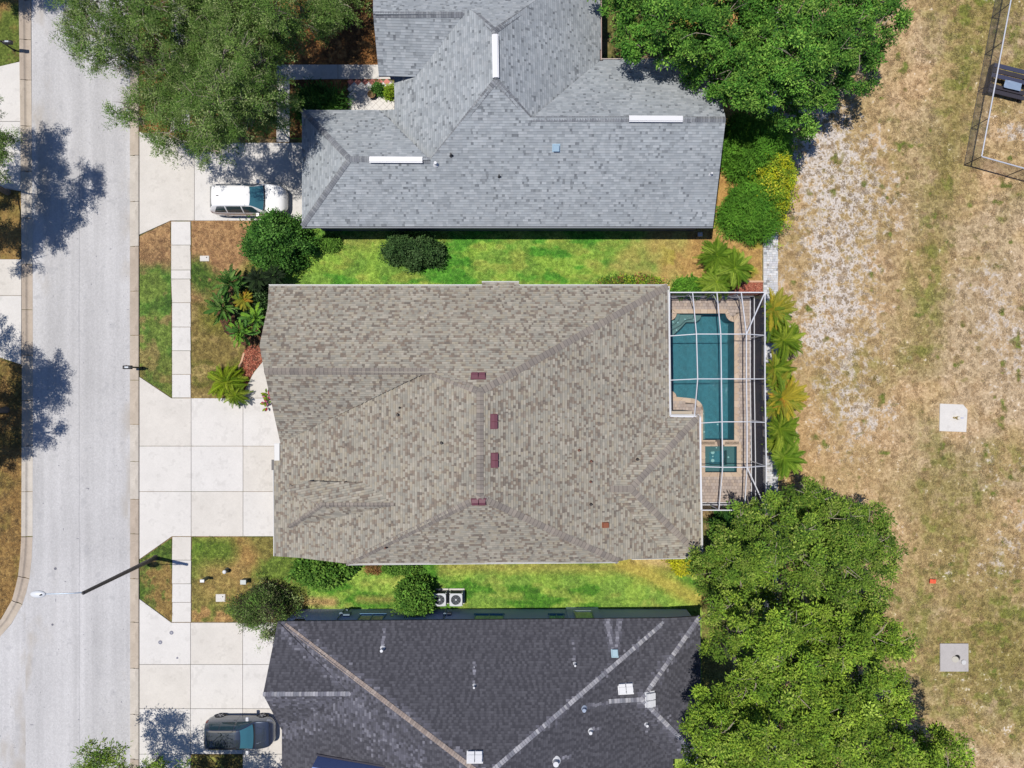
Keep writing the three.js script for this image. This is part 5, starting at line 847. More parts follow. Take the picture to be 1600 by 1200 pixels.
palm('date_palm', 'north most green palm of the three by the pool hedge', { seed: 51, at: [1110, 406], crown: [1119, 399], h: 1.9, n: 40, L: 1.2, tr: 0.09, cols: PB, key: 'b' });
palm('date_palm', 'green palm leaning over the red mulch north of the pool', { seed: 52, at: [1138, 424], crown: [1147, 419], h: 2.0, n: 42, L: 1.3, tr: 0.09, cols: PB, key: 'b' });
palm('date_palm', 'green palm right against the north frame of the screened pool', { seed: 53, at: [1114, 446], crown: [1119, 441], h: 1.5, n: 40, L: 1.2, tr: 0.08, cols: PB, key: 'b' });
palm('date_palm', 'full round green palm, second from the north along the east screen', { seed: 54, at: [1189, 536], crown: [1224, 532], h: 3.0, n: 50, L: 1.3, tr: 0.09, cols: PG, key: 'g' });
palm('areca_palm', 'yellow green palm at the north east corner of the pool screen', { seed: 55, at: [1187, 486], crown: [1208, 483], h: 2.4, n: 32, L: 1.35, tr: 0.06, cols: [PY[0], PY[1], PY[3], PG[0]], key: 'y', geos: fanFronds });
palm('areca_palm', 'thin yellow green palm between the round palm and the golden clump', { seed: 56, at: [1185, 578], crown: [1210, 576], h: 2.4, n: 34, L: 1.3, tr: 0.06, cols: [...PG, PY[1]], key: 'm' });
palm('areca_palm', 'golden orange palm clump at the middle of the east screen', { seed: 57, at: [1189, 628], crown: [1222, 622], h: 3.0, n: 44, L: 1.5, tr: 0.08, cols: [...PY, PG[0], PG[1]], key: 'yg', geos: fanFronds });
palm('areca_palm', 'smaller golden palm behind the golden clump', { seed: 58, at: [1187, 645], crown: [1210, 640], h: 2.4, n: 30, L: 1.35, tr: 0.06, cols: [PY[1], PY[3], PG[2]], key: 'ym' });
palm('date_palm', 'green palm just south of the golden palms at the screen', { seed: 59, at: [1185, 668], crown: [1218, 670], h: 3.0, n: 46, L: 1.45, tr: 0.09, cols: PG, key: 'g' });
palm('date_palm', 'south most green palm along the east screen', { seed: 60, at: [1189, 708], crown: [1224, 715], h: 3.0, n: 48, L: 1.4, tr: 0.09, cols: PB, key: 'b' });
palm('areca_palm', 'green and yellow palm filling the gap south of the corner palm', { seed: 64, at: [1187, 510], crown: [1206, 508], h: 2.1, n: 30, L: 1.15, tr: 0.06, cols: [PG[0], PG[1], PY[3]], key: 'mx' });
palm('areca_palm', 'light green palm between the golden clump and the thin palm', { seed: 65, at: [1187, 600], crown: [1214, 598], h: 2.3, n: 32, L: 1.3, tr: 0.06, cols: [PG[0], PG[2], PY[1]], key: 'my' });
palm('date_palm', 'young green palm tucked between the two south most palms', { seed: 66, at: [1187, 690], crown: [1208, 692], h: 2.2, n: 32, L: 1.2, tr: 0.07, cols: PG, key: 'g' });
palm('cycad', 'yellow green feathery cycad at the corner of the driveway', { seed: 61, at: [358, 597], crown: [354, 597], h: 0.6, n: 34, L: 1.3, tr: 0.14, cols: [A(150, 176, 40, 1.15), A(128, 160, 42, 1.15), A(168, 186, 60, 1.15)], key: 'c', cat: 'cycad' });
palm('dwarf_palm', 'small green palm at the driveway edge below the cycad', { seed: 62, at: [370, 617], crown: [368, 617], h: 0.7, n: 18, L: 0.95, tr: 0.06, cols: PG, key: 'g', cat: 'palm' });
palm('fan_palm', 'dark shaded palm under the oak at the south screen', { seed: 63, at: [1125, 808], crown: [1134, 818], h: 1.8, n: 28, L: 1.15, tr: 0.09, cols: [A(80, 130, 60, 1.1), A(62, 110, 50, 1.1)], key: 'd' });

// paddle leaved plants in the front bed
function paddleGeo(seed, torn) {
  const r = rng(seed), m = new MB(), n = 9, L = 1, S_ = (t) => new V3(L * t * (1 - 0.12 * t), 0.32 * t - 0.42 * t * t, 0), W = (t) => 0.17 * Math.pow(Math.sin(Math.PI * Math.min(0.985, 0.06 + t * 0.93)), 0.6);
  for (let i = 0; i < n; i++) { const t0 = i / n, t1 = (i + (torn ? 0.82 : 1)) / n, a = S_(0.22 + t0 * 0.78), b = S_(0.22 + t1 * 0.78); for (const s of [-1, 1]) { const w0 = W(t0), w1 = W(t1), j = torn ? rr(-0.05, 0.03, r) : 0; m.quad(a, b, b.clone().add(new V3(0.03, 0.05 + j, s * w1)), a.clone().add(new V3(0.03, 0.05 + j, s * w0)), { r: 1, g: 1, b: 1 }); } }
  for (let i = 0; i < 5; i++) { const a = S_(i / 5), b = S_((i + 1) / 5), w = 0.016 * (1.2 - i / 5); m.quad(a.clone().add(new V3(0, 0.008, -w)), a.clone().add(new V3(0, 0.008, w)), b.clone().add(new V3(0, 0.008, w)), b.clone().add(new V3(0, 0.008, -w)), { r: 1.3, g: 1.25, b: 0.9 }); }
  return m.geo();
}
const paddles = [paddleGeo(81, true), paddleGeo(82, false), paddleGeo(83, true)];
function paddlePlant(name, label, o) {
  const r = rng(o.seed), base = P(o.at[0], o.at[1], 0), g = thing(name, label, 'plant', base);
  part(g, 'stem', mergeGeometries(Array.from({ length: 4 }, (_, i) => tube([new V3(Math.cos(i * 2) * 0.08, -0.05, Math.sin(i * 2) * 0.08), new V3(Math.cos(i * 2) * 0.12, o.h * 0.5, Math.sin(i * 2) * 0.12), new V3(Math.cos(i * 2) * 0.1, o.h, Math.sin(i * 2) * 0.1)], [0.07, 0.05, 0.035], 7))), mat(A(120, 136, 84), 0.8));
  for (let i = 0; i < o.n; i++) { const c = o.cols[(r() * o.cols.length) | 0], m = part(g, 'leaf', paddles[i % 3], tint(c, `pd${o.cols.indexOf(c)}_${o.key}`)); m.position.set(rr(-0.15, 0.15, r), o.h * rr(0.75, 1.05, r), rr(-0.15, 0.15, r)); m.rotation.order = 'YZX'; m.rotation.set(rr(-0.9, 0.9, r), i * 2.4 + rr(-0.5, 0.5, r), lerp(1.2, -0.4, i / o.n) + rr(-0.2, 0.2, r)); const s = o.L * rr(0.75, 1.15, r); m.scale.set(s, s, s * (o.w || 1.2)); }
}
const BG = [A(96, 140, 58, 1.1), A(78, 122, 52, 1.1), A(126, 160, 84, 1.1), A(64, 104, 46, 1.1)], BL = [A(140, 184, 60, 1.15), A(112, 160, 56, 1.15), A(96, 144, 66, 1.1)], BD = [A(46, 66, 40), A(58, 82, 46), A(38, 54, 34)];
paddlePlant('paddle_plant', 'big torn leaved plant at the north end of the front bed', { seed: 71, at: [376, 448], n: 38, L: 1.2, h: 1.6, w: 0.55, cols: BG, key: 'g' });
paddlePlant('paddle_plant', 'paddle leaved plant in the middle of the front bed by the lawn', { seed: 72, at: [362, 487], n: 38, L: 1.15, h: 1.5, w: 0.55, cols: BG, key: 'g' });
paddlePlant('paddle_plant', 'light green paddle leaved plant at the south end of the front bed', { seed: 73, at: [388, 520], n: 32, L: 1.1, h: 1.4, w: 0.6, cols: BL, key: 'l' });
paddlePlant('paddle_plant', 'green paddle leaved plant pressed against the front wall', { seed: 74, at: [410, 500], n: 28, L: 0.95, h: 1.5, w: 0.65, cols: BL, key: 'l' });
palm('spiky_plant', 'dark spiky plant in the front bed, touching the roof corner', { seed: 75, at: [410, 442], crown: [402, 436], h: 1.6, n: 30, L: 0.85, tr: 0.07, cols: BD, key: 'k', geos: fanFronds, cat: 'plant' });
palm('spiky_plant', 'dark spiky plant on the lawn just north of the roof corner', { seed: 76, at: [440, 434], crown: [428, 432], h: 1.5, n: 28, L: 0.8, tr: 0.07, cols: BD, key: 'k', geos: fanFronds, cat: 'plant' });
palm('spiky_plant', 'golden green spiky plant in the centre of the front bed', { seed: 77, at: [385, 470], crown: [380, 468], h: 1.1, n: 26, L: 0.75, tr: 0.05, cols: PY, key: 'y', geos: fanFronds, cat: 'plant' });
shrub('bed_shrub', 'dark leafy undergrowth filling the front bed by the wall', 'shrub', { seed: 78, at: [405, 478], rad: [30, 40], h: 0.9, n: 700, cols: SG.dark, geos: glossyLeaf, s: 1.0, lump: 0.4 });
{
  const b = thing('bromeliad', 'red and green bromeliad beside the front walk', 'plant', P(418, 625, 0)), r = rng(91), cs = [A(190, 60, 80), A(150, 170, 50), A(210, 120, 150), A(110, 140, 40)];
  for (let i = 0; i < 26; i++) { const m = part(b, 'leaf', paddles[1], tint(cs[i % 4], 'br' + (i % 4))); m.position.set(rr(-0.15, 0.15, r), 0.12, rr(-0.45, 0.5, r)); m.rotation.order = 'YZX'; m.rotation.set(0, r() * 6.28, rr(0.2, 1.1, r)); m.scale.set(0.42, 0.5, 0.4); }
}
// mulch beds
function mulch(poly, cols, n, seed, name = 'mulch_bed') {
  const r = rng(seed), w = toW(poly), g = structGroup(name); part(g, 'mulch_soil', plan(w, 0.014), mat(A(110, 70, 52), 1));
  const m = new MB(), xs = w.map((p) => p[0]), zs = w.map((p) => p[1]); const x0 = Math.min(...xs), x1 = Math.max(...xs), z0 = Math.min(...zs), z1 = Math.max(...zs);
  for (let i = 0; i < n; i++) { const x = lerp(x0, x1, r()), z = lerp(z0, z1, r()); if (!inPoly(x, z, w)) continue; const a = r() * 6.28, l = rr(0.03, 0.08, r), c = cols[(r() * cols.length) | 0], k = 0.75 + r() * 0.5, tz = rr(-0.4, 0.4, r); m.obox(new V3(x, rr(0.025, 0.05, r), z), new V3(Math.cos(a) * l, l * tz, Math.sin(a) * l), new V3(0, 0.008, 0), new V3(-Math.sin(a) * 0.018, 0, Math.cos(a) * 0.018), { r: c.r * k, g: c.g * k, b: c.b * k }, false); }
  const c = part(g, 'bark_chip', m.geo(), VC(1)); c.userData.kind = 'stuff';
}
const red = [A(186, 110, 84), A(164, 88, 68), A(206, 140, 112), A(140, 76, 62)];
mulch([[380, 552], [388, 540], [440, 540], [440, 572], [413, 562], [396, 582], [378, 618], [372, 606], [374, 578]], red, 2600, 95);
mulch([[1098, 441], [1191, 441], [1191, 461], [1060, 461], [1060, 450]], red, 3200, 96);
mulch([[330, 470], [360, 430], [430, 430], [430, 545], [388, 545], [352, 520]], [A(90, 66, 50), A(70, 54, 44), A(120, 90, 66)], 2600, 97);
{ const g = structGroup('bed_edging'); const e = (a, b) => part(g, 'edging', barGeo(P(...a).setY(0.05), P(...b).setY(0.05), 0.12, 0.1), mat(A(226, 184, 150), 0.9)); e([382, 552], [378, 565]); e([378, 565], [373, 578]); e([1163, 440], [1192, 440]); }
// grass: short tufts over the lawns, dry tufts over the field
{
  const blade = (seed, n, h, w) => { const r = rng(seed), m = new MB(); for (let i = 0; i < n; i++) { const a = r() * 6.283, o = new V3(rr(-1, 1, r) * 0.05, 0, rr(-1, 1, r) * 0.05), d = new V3(Math.cos(a), 0, Math.sin(a)), s = new V3(-d.z, 0, d.x).multiplyScalar(w), t = o.clone().addScaledVector(d, h * rr(0.5, 1.1, r)).add(new V3(0, h * rr(0.5, 0.9, r), 0)); m.tri(o.clone().sub(s), o.clone().add(s), t); } const g = m.geo(); g.deleteAttribute('color'); return g; };
  const gs = [blade(1, 6, 0.075, 0.014), blade(2, 6, 0.085, 0.014), blade(3, 5, 0.07, 0.016)];
  const gm = new THREE.MeshPhysicalMaterial({ color: 0xffffff, roughness: 0.9, transmission: 0.25, thickness: 0, side: THREE.DoubleSide });
  const o3 = [0, 0, 0];
  const sow = (name, polys, n, seed, label, cat, scale, avoid) => {
    const r = rng(seed), g = new THREE.Group(); g.name = name; tag(g, label, cat); g.userData.kind = 'stuff'; scene.add(g);
    const spots = [];
    const boxes = polys.map((p) => { const xs = p.map((q) => clamp(q[0], -10, 1620)), ys = p.map((q) => clamp(q[1], -10, 1215)); return [Math.min(...xs), Math.max(...xs), Math.min(...ys), Math.max(...ys)]; }), area = boxes.map((b) => (b[1] - b[0]) * (b[3] - b[2])), tot = area.reduce((a, b) => a + b, 0);
    polys.forEach((p, k) => { const b = boxes[k], m = Math.round(n * area[k] / tot); for (let i = 0; i < m; i++) { const x = lerp(b[0], b[1], r()), y = lerp(b[2], b[3], r()); if (!inPoly(x, y, p) || (avoid && avoid(x, y))) continue; groundColour(x, y, o3); const lum = (o3[0] + o3[1] + o3[2]) / 3; if (cat === 'dry grass' && (lum > 178 || r() < 0.35)) continue; const c = A(clamp(o3[0], 30, 255), clamp(o3[1], 30, 255), clamp(o3[2], 20, 255), 1.12 * (0.8 + r() * 0.45)); const w = P(x, y, 0); spots.push([w.x, 0.0, w.z, scale * rr(0.6, 1.35, r), c, r() * 6.283]); } });
    leafMass(g, 'tuft', spots, gs, gm, 'stuff');
  };
  const inAny = (x, y, L) => L.some((q) => inPoly(x, y, q));
  const hard = [[[262, -50], [300, -50], [300, 1290], [262, 1290]], [[376, 622], [396, 582], [412, 563], [450, 563], [450, 622]], [[380, 552], [388, 540], [440, 540], [440, 572], [378, 618]], [[1096, 438], [1191, 438], [1191, 461], [1058, 461]]];
  sow('lawn_grass', [lawnPolys.north_lawn, lawnPolys.kerb_strip, lawnPolys.corner_strip, lawnPolys.south_lawn, lawnPolys.far_verge], 62000, 301, 'short green and sun bleached lawn grass between the houses and kerbs', 'lawn grass', 1, (x, y) => inAny(x, y, hard.slice(1)));
  sow('field_grass', [lawnPolys.field], 60000, 302, 'dry tufts of grass scattered over the sandy field', 'dry grass', 1.25, (x, y) => inPoly(x, y, [[1464, 628], [1512, 628], [1512, 676], [1464, 676]]) || inPoly(x, y, [[1466, 1003], [1513, 1003], [1513, 1050], [1466, 1050]]));
}
// ---------------------------------------------------------------- cars
function carSurface(o) {                                 // half profile lofted along x; t runs 0 (sill) .. 10 (roof centre)
  const ip = (arr, x) => { if (x <= arr[0][0]) return arr[0][1]; for (let i = 0; i < arr.length - 1; i++) if (x <= arr[i + 1][0]) { const t = (x - arr[i][0]) / (arr[i + 1][0] - arr[i][0]); const y0 = arr[i][1], y1 = arr[i + 1][1], m0 = i > 0 ? (y1 - arr[i - 1][1]) / (arr[i + 1][0] - arr[i - 1][0]) : (y1 - y0) / (arr[i + 1][0] - arr[i][0]), m1 = i < arr.length - 2 ? (arr[i + 2][1] - y0) / (arr[i + 2][0] - arr[i][0]) : (y1 - y0) / (arr[i + 1][0] - arr[i][0]), d = arr[i + 1][0] - arr[i][0]; const t2 = t * t, t3 = t2 * t; return (2 * t3 - 3 * t2 + 1) * y0 + (t3 - 2 * t2 + t) * m0 * d * 0.8 + (-2 * t3 + 3 * t2) * y1 + (t3 - t2) * m1 * d * 0.8; } return arr[arr.length - 1][1]; };
  return (x, t) => {
    const yt = ip(o.top, x), w = ip(o.wid, x), b = Math.min(ip(o.belt, x), yt - 0.05), cab = clamp((yt - b - 0.08) / 0.5), wr = lerp(w * 0.93, o.roofW, cab), yb = ip(o.sill, x);
    const pts = [[0, yb], [w * 0.9, yb], [w * 0.985, yb + 0.1], [w, lerp(yb, b, 0.45)], [w * 0.995, lerp(yb, b, 0.72)], [w * 0.965, b], [lerp(w * 0.965, wr, 0.5), lerp(b, yt, 0.5)], [wr, lerp(b, yt, 0.86)], [wr * 0.9, lerp(b, yt, 0.955)], [wr * 0.55, yt - 0.012 * cab], [0, yt]];
    const s = Math.sign(t) || 1, a = Math.min(9.999, Math.abs(t)), i = Math.floor(a), f = a - i; return new V3(x, lerp(pts[i][1], pts[i + 1][1], f), s * lerp(pts[i][0], pts[i + 1][0], f));
  };
}
function patch(S, x0, x1, t0, t1, nx, nt, off, cut) {    // a piece of the surface, moved out by off
  const g = new THREE.BufferGeometry(), p = [], I = [];
  for (let i = 0; i <= nx; i++) for (let k = 0; k <= nt; k++) { const t = lerp(t0, t1, k / nt); let xa = x0, xb = x1; if (cut) { const c = cut(k / nt); xa += c[0]; xb += c[1]; } const x = lerp(xa, xb, i / nx), q = S(x, t), e = 0.01, du = S(x + e, t).sub(S(x - e, t)), dv = S(x, t + 0.05 * (Math.sign(t) || 1)).sub(S(x, t - 0.05 * (Math.sign(t) || 1))), n = new V3().crossVectors(du, dv).normalize(); const c = new V3(x, 0.9, 0), out = q.clone().sub(c); if (n.dot(out) < 0) n.negate(); q.addScaledVector(n, off); p.push(q.x, q.y, q.z); }
  for (let i = 0; i < nx; i++) for (let k = 0; k < nt; k++) { const a = i * (nt + 1) + k; I.push(a, a + nt + 1, a + 1, a + 1, a + nt + 1, a + nt + 2); }
  g.setAttribute('position', new THREE.Float32BufferAttribute(p, 3)); g.setIndex(I); g.computeVertexNormals(); return g;
}
const carGlass = new THREE.MeshPhysicalMaterial({ color: new THREE.Color().setRGB(0.02, 0.045, 0.06), roughness: 0.04, clearcoat: 1, clearcoatRoughness: 0.02 });
const shieldGlass = new THREE.MeshPhysicalMaterial({ color: new THREE.Color().setRGB(0.045, 0.15, 0.19), roughness: 0.05, clearcoat: 1, clearcoatRoughness: 0.02 });
const rubber = mat(new THREE.Color().setRGB(0.015, 0.015, 0.016), 0.9), trimM = mat(new THREE.Color().setRGB(0.02, 0.02, 0.022), 0.5), rimM = mat(A(170, 172, 178), 0.3, { metalness: 0.7 });
function car(name, label, o, paint, lower) {
  const g = thing(name, label, 'car', o.pos), S = carSurface(o), L = o.top[0][0], F = o.top[o.top.length - 1][0];
  const n = 64, T = []; for (let t = -10; t <= 10.001; t += 0.4) T.push(t);
  const p = [], I = [], m = T.length; for (let i = 0; i <= n; i++) { const x = lerp(L, F, i / n); for (const t of T) { const q = S(x, t); p.push(q.x, q.y, q.z); } }
  for (let i = 0; i < n; i++) for (let k = 0; k < m - 1; k++) { const a = i * m + k; I.push(a, a + 1, a + m, a + 1, a + m + 1, a + m); }
  for (const i of [0, n]) { const c = p.length / 3, q = S(i ? F : L, 0).y; p.push(i ? F : L, q + 0.15, 0); for (let k = 0; k < m - 1; k++) I.push(c, i * m + k, i * m + k + 1); }
  const bg = new THREE.BufferGeometry(); bg.setAttribute('position', new THREE.Float32BufferAttribute(p, 3)); bg.setIndex(I); bg.computeVertexNormals(); part(g, 'body', bg, paint);
  const W = o.win;
  for (const s of [-1, 1]) {
    for (const [a, b, ca, cb] of W.side) part(g, 'side_window', patch(S, a, b, s * 5.2, s * 6.95, 10, 5, 0.006, (k) => [ca * k, cb * k]), carGlass);
    part(g, 'sill_trim', patch(S, L + 0.15, F - 0.12, s * 1.0, s * 2.3, 30, 2, 0.006), lower || trimM);
    part(g, 'headlight', patch(S, F - 0.42, F - 0.12, s * 4.2, s * 5.2, 5, 3, 0.008), mat(A(210, 216, 224), 0.15));
    const tl = part(g, 'tail_light', patch(S, L + 0.02, L + 0.24, s * 3.9, s * 5.3, 4, 3, 0.008), mat(A(150, 26, 26), 0.25)); tl.userData.label = 'red tail light';
    part(g, 'mirror', rbox(0.2, 0.15, 0.26, 0.05, o.mirX, 1.12, s * (1.06)), o.mirM || paint);
    if (o.rails) part(g, 'roof_rail', patch(S, o.rails[0], o.rails[1], s * 7.7, s * 8.25, 12, 1, 0.045), o.railM || trimM);
    part(g, 'door_seam', patch(S, -0.1, -0.085, s * 2.4, s * 5.1, 1, 5, 0.004), trimM); part(g, 'door_handle', patch(S, -0.32, -0.14, s * 4.35, s * 4.55, 2, 1, 0.03), o.handleM || paint);
    for (const wx of o.axles) {
      const z = s * o.track; part(g, 'wheel_arch', (() => { const c = new THREE.CylinderGeometry(o.wheelR + 0.07, o.wheelR + 0.07, 0.06, 28); c.rotateX(Math.PI / 2); c.translate(wx, o.wheelR + 0.01, z * 1.0 + s * 0.035); return c; })(), trimM);
      const tyre = new THREE.LatheGeometry([[0.2, -0.11], [o.wheelR - 0.03, -0.11], [o.wheelR, -0.08], [o.wheelR, 0.08], [o.wheelR - 0.03, 0.11], [0.2, 0.11]].map(([a, b]) => new THREE.Vector2(a, b)), 28); tyre.rotateX(Math.PI / 2); tyre.translate(wx, o.wheelR, z);
      const w = part(g, 'wheel', tyre, rubber); const rim = new MB(); for (let k = 0; k < 5; k++) { const a = k / 5 * 6.283; rim.bar(new V3(wx, o.wheelR, z + s * 0.115), new V3(wx + Math.cos(a) * 0.24, o.wheelR + Math.sin(a) * 0.24, z + s * 0.105), 0.05, 0.07); } part(w, 'rim', rim.geo(), rimM); const disc = new THREE.CylinderGeometry(0.245, 0.245, 0.16, 24); disc.rotateX(Math.PI / 2); disc.translate(wx, o.wheelR, z); part(w, 'brake_disc', disc, mat(A(70, 72, 76), 0.5, { metalness: 0.5 }));
    }
  }
  part(g, 'windshield', patch(S, W.front[0], W.front[1], -8.4, 8.4, 8, 2, 0.006).copy(shieldPatch(S, W.front)), shieldGlass);
  part(g, 'rear_window', shieldPatch(S, W.rear), carGlass);
  part(g, 'grille', patch(S, F - 0.1, F - 0.015, -4.4, 4.4, 3, 2, 0.01).copy(endPatch(S, F - 0.06, 3.0, 4.6)), trimM);
  part(g, 'cowl', shieldPatch(S, [W.front[1] + 0.01, W.front[1] + 0.09]), trimM);
  part(g, 'antenna', rbox(0.16, 0.05, 0.05, 0.02, o.antX, S(o.antX, 10).y + 0.02, 0), trimM);
  if (o.hoodLines) { const h = new MB(); for (const s of [-1, 1]) h.bar(S(o.hoodLines[0], s * 8.8).add(new V3(0, 0.004, 0)), S(o.hoodLines[1], s * 9.25).add(new V3(0, 0.004, 0)), 0.03, 0.012); h.bar(S(o.hoodLines[1], -9.25).add(new V3(0, 0.004, 0)), S(o.hoodLines[1], 9.25).add(new V3(0, 0.004, 0)), 0.03, 0.012); part(g, 'hood_crease', h.geo(), paint); }
  if (o.ribs) { const h = new MB(); for (let k = 0; k < 6; k++) { const z = lerp(-0.46, 0.46, k / 5), t = (zz) => { let best = 10, bd = 9; for (let q = 7.8; q <= 10; q += 0.05) { const d = Math.abs(S(o.ribs[0], q).z - Math.abs(zz)); if (d < bd) { bd = d; best = q; } } return best * Math.sign(zz || 1); }; h.bar(S(o.ribs[0], t(z)).add(new V3(0, 0.006, 0)), S(o.ribs[1], t(z)).add(new V3(0, 0.006, 0)), 0.05, 0.02); } part(g, 'roof_rib', h.geo(), paint); }
  return g;
}
// glass across the whole width between two stations, following the top of the section
function shieldPatch(S, [xa, xb]) { const g = new THREE.BufferGeometry(), p = [], I = []; const nx = 8, nt = 16; for (let i = 0; i <= nx; i++) for (let k = 0; k <= nt; k++) { const f = k / nt * 2 - 1, t = (10 - 2.35 * Math.abs(f)) * (f < 0 ? -1 : 1); const x = lerp(xa, xb, i / nx) - 0.07 * f * f * (xb > 0 ? 1 : -1); const q = S(x, t); p.push(q.x + (xb > 0 ? 0.006 : -0.006), q.y + 0.007, q.z); } for (let i = 0; i < nx; i++) for (let k = 0; k < nt; k++) { const a = i * (nt + 1) + k; I.push(a, a + 1, a + nt + 1, a + 1, a + nt + 2, a + nt + 1); } g.setAttribute('position', new THREE.Float32BufferAttribute(p, 3)); g.setIndex(I); g.computeVertexNormals(); return g; }
function endPatch(S, x, t0, t1) { const g = new THREE.BufferGeometry(), p = [], I = []; const n = 14; for (let k = 0; k <= n; k++) { const f = k / n * 2 - 1; for (const t of [t0, t1]) { const q = S(x, t); p.push(q.x + 0.05 - Math.abs(f) * 0.03, q.y, q.z * f * 0.8); } } for (let k = 0; k < n; k++) { const a = k * 2; I.push(a, a + 2, a + 1, a + 1, a + 2, a + 3); } g.setAttribute('position', new THREE.Float32BufferAttribute(p, 3)); g.setIndex(I); g.computeVertexNormals(); return g; }
{
  const whiteP = new THREE.MeshPhysicalMaterial({ color: new THREE.Color().setRGB(0.78, 0.78, 0.77), roughness: 0.3, clearcoat: 1, clearcoatRoughness: 0.04 });
  const z = P(0, 317).z;
  car('parked_car', 'white sport utility car parked on the upper driveway under the oak', {
    pos: [-16.85, 0.035, z], roofW: 0.64, track: 0.84, wheelR: 0.36, axles: [-1.42, 1.44], mirX: 0.72, rails: [-1.75, 0.1], antX: -1.6, railM: whiteP,
    top: [[-2.4, 0.72], [-2.37, 0.98], [-2.3, 1.2], [-2.15, 1.5], [-2.0, 1.68], [-1.8, 1.74], [-1, 1.78], [0, 1.76], [0.35, 1.69], [0.6, 1.55], [1.05, 1.21], [1.18, 1.13], [1.6, 1.08], [2.0, 1.0], [2.2, 0.92], [2.34, 0.78], [2.42, 0.6]],
    wid: [[-2.4, 0.72], [-2.3, 0.86], [-2, 0.94], [-1, 0.975], [1, 0.975], [1.7, 0.95], [2.1, 0.86], [2.3, 0.7], [2.42, 0.46]],
    belt: [[-2.4, 0.85], [-2.3, 1.05], [-2, 1.12], [0, 1.08], [1, 1.03], [1.6, 0.98], [2.1, 0.86], [2.42, 0.52]], sill: [[-2.4, 0.44], [-2, 0.3], [0, 0.26], [2, 0.28], [2.42, 0.36]],
    win: { side: [[-1.98, -1.22, 0.3, 0.0], [-1.14, -0.2, 0, 0], [-0.12, 0.98, 0, -0.45]], front: [0.4, 1.1], rear: [-2.24, -2.04] },
  }, whiteP, mat(A(150, 146, 136), 0.5));
  const black = new THREE.MeshPhysicalMaterial({ color: new THREE.Color().setRGB(0.11, 0.13, 0.165), roughness: 0.24, metalness: 0.8, clearcoat: 1, clearcoatRoughness: 0.03 });
  car('parked_car', 'black sport utility car parked on the lower driveway in tree shade', {
    pos: [-17.42, 0.035, P(0, 1136).z], roofW: 0.6, track: 0.83, wheelR: 0.35, axles: [-1.4, 1.28], mirX: 0.62, rails: [-1.6, 0.1], antX: -1.45, hoodLines: [1.15, 1.75], ribs: [-0.75, -0.1], mirM: mat(A(226, 228, 232), 0.3),
    top: [[-2.15, 0.75], [-2.12, 1.0], [-2.05, 1.25], [-1.95, 1.52], [-1.8, 1.64], [-1.5, 1.69], [-0.8, 1.71], [0, 1.69], [0.3, 1.63], [0.6, 1.47], [0.98, 1.2], [1.1, 1.12], [1.5, 1.06], [1.85, 0.98], [2.02, 0.88], [2.12, 0.72], [2.18, 0.56]],
    wid: [[-2.15, 0.74], [-2.05, 0.86], [-1.8, 0.92], [-0.8, 0.945], [1, 0.945], [1.55, 0.92], [1.9, 0.84], [2.08, 0.7], [2.18, 0.48]],
    belt: [[-2.15, 0.85], [-2, 1.1], [-0.8, 1.1], [0, 1.06], [0.9, 1.02], [1.5, 0.95], [1.95, 0.82], [2.18, 0.5]], sill: [[-2.15, 0.42], [-1.8, 0.28], [0, 0.24], [1.8, 0.26], [2.18, 0.34]],
    win: { side: [[-1.8, -1.05, 0.22, 0], [-0.98, -0.12, 0, 0], [-0.04, 0.9, 0, -0.42]], front: [0.36, 1.02], rear: [-2.03, -1.87] },
  }, black, mat(A(90, 78, 72), 0.6));
}
// ---------------------------------------------------------------- street furniture
{
  const b = P(243, 871.5, 0), top = P(125, 922, 7.75), g = thing('street_lamp', 'tall dark street lamp post leaning its white lamp head out over the road', 'street lamp', b), bronze = mat(A(92, 84, 82), 0.55);
  const t = top.clone().sub(b); t.x = 0; t.z = 0;
  part(g, 'base_plate', mergeGeometries([cyl(0.2, 0.17, 0.1, 0, 0.02, 0, 16), cyl(0.16, 0.13, 0.4, 0, 0.1, 0, 16)]), bronze);
  part(g, 'pole', cyl(0.135, 0.095, 7.75, 0, 0.05, 0, 16), bronze);
  part(g, 'pole_cap', cyl(0.1, 0.05, 0.08, 0, 7.8, 0, 16), mat(A(54, 52, 56), 0.5));
  part(g, 'arm', tube([new V3(0, 7.66, 0), new V3(-0.5, 7.85, 0), new V3(-1.3, 7.98, -0.01), new V3(-1.95, 8.02, -0.01)], [0.035, 0.032, 0.03, 0.03], 8), mat(A(180, 196, 214), 0.35, { metalness: 0.6 }));
  const hd = new THREE.SphereGeometry(1, 20, 14); hd.scale(0.42, 0.13, 0.2); hd.translate(-2.28, 8.05, -0.01); part(g, 'lamp_head', hd, mat(A(240, 244, 248), 0.4));
  part(g, 'lens', (() => { const s = new THREE.SphereGeometry(1, 16, 8); s.scale(0.26, 0.09, 0.15); s.translate(-2.36, 7.97, -0.01); return s; })(), mat(A(200, 206, 210), 0.2)); part(g, 'photocell', cyl(0.045, 0.045, 0.1, -2.05, 8.14, -0.01, 10), mat(A(50, 60, 70), 0.6));
}
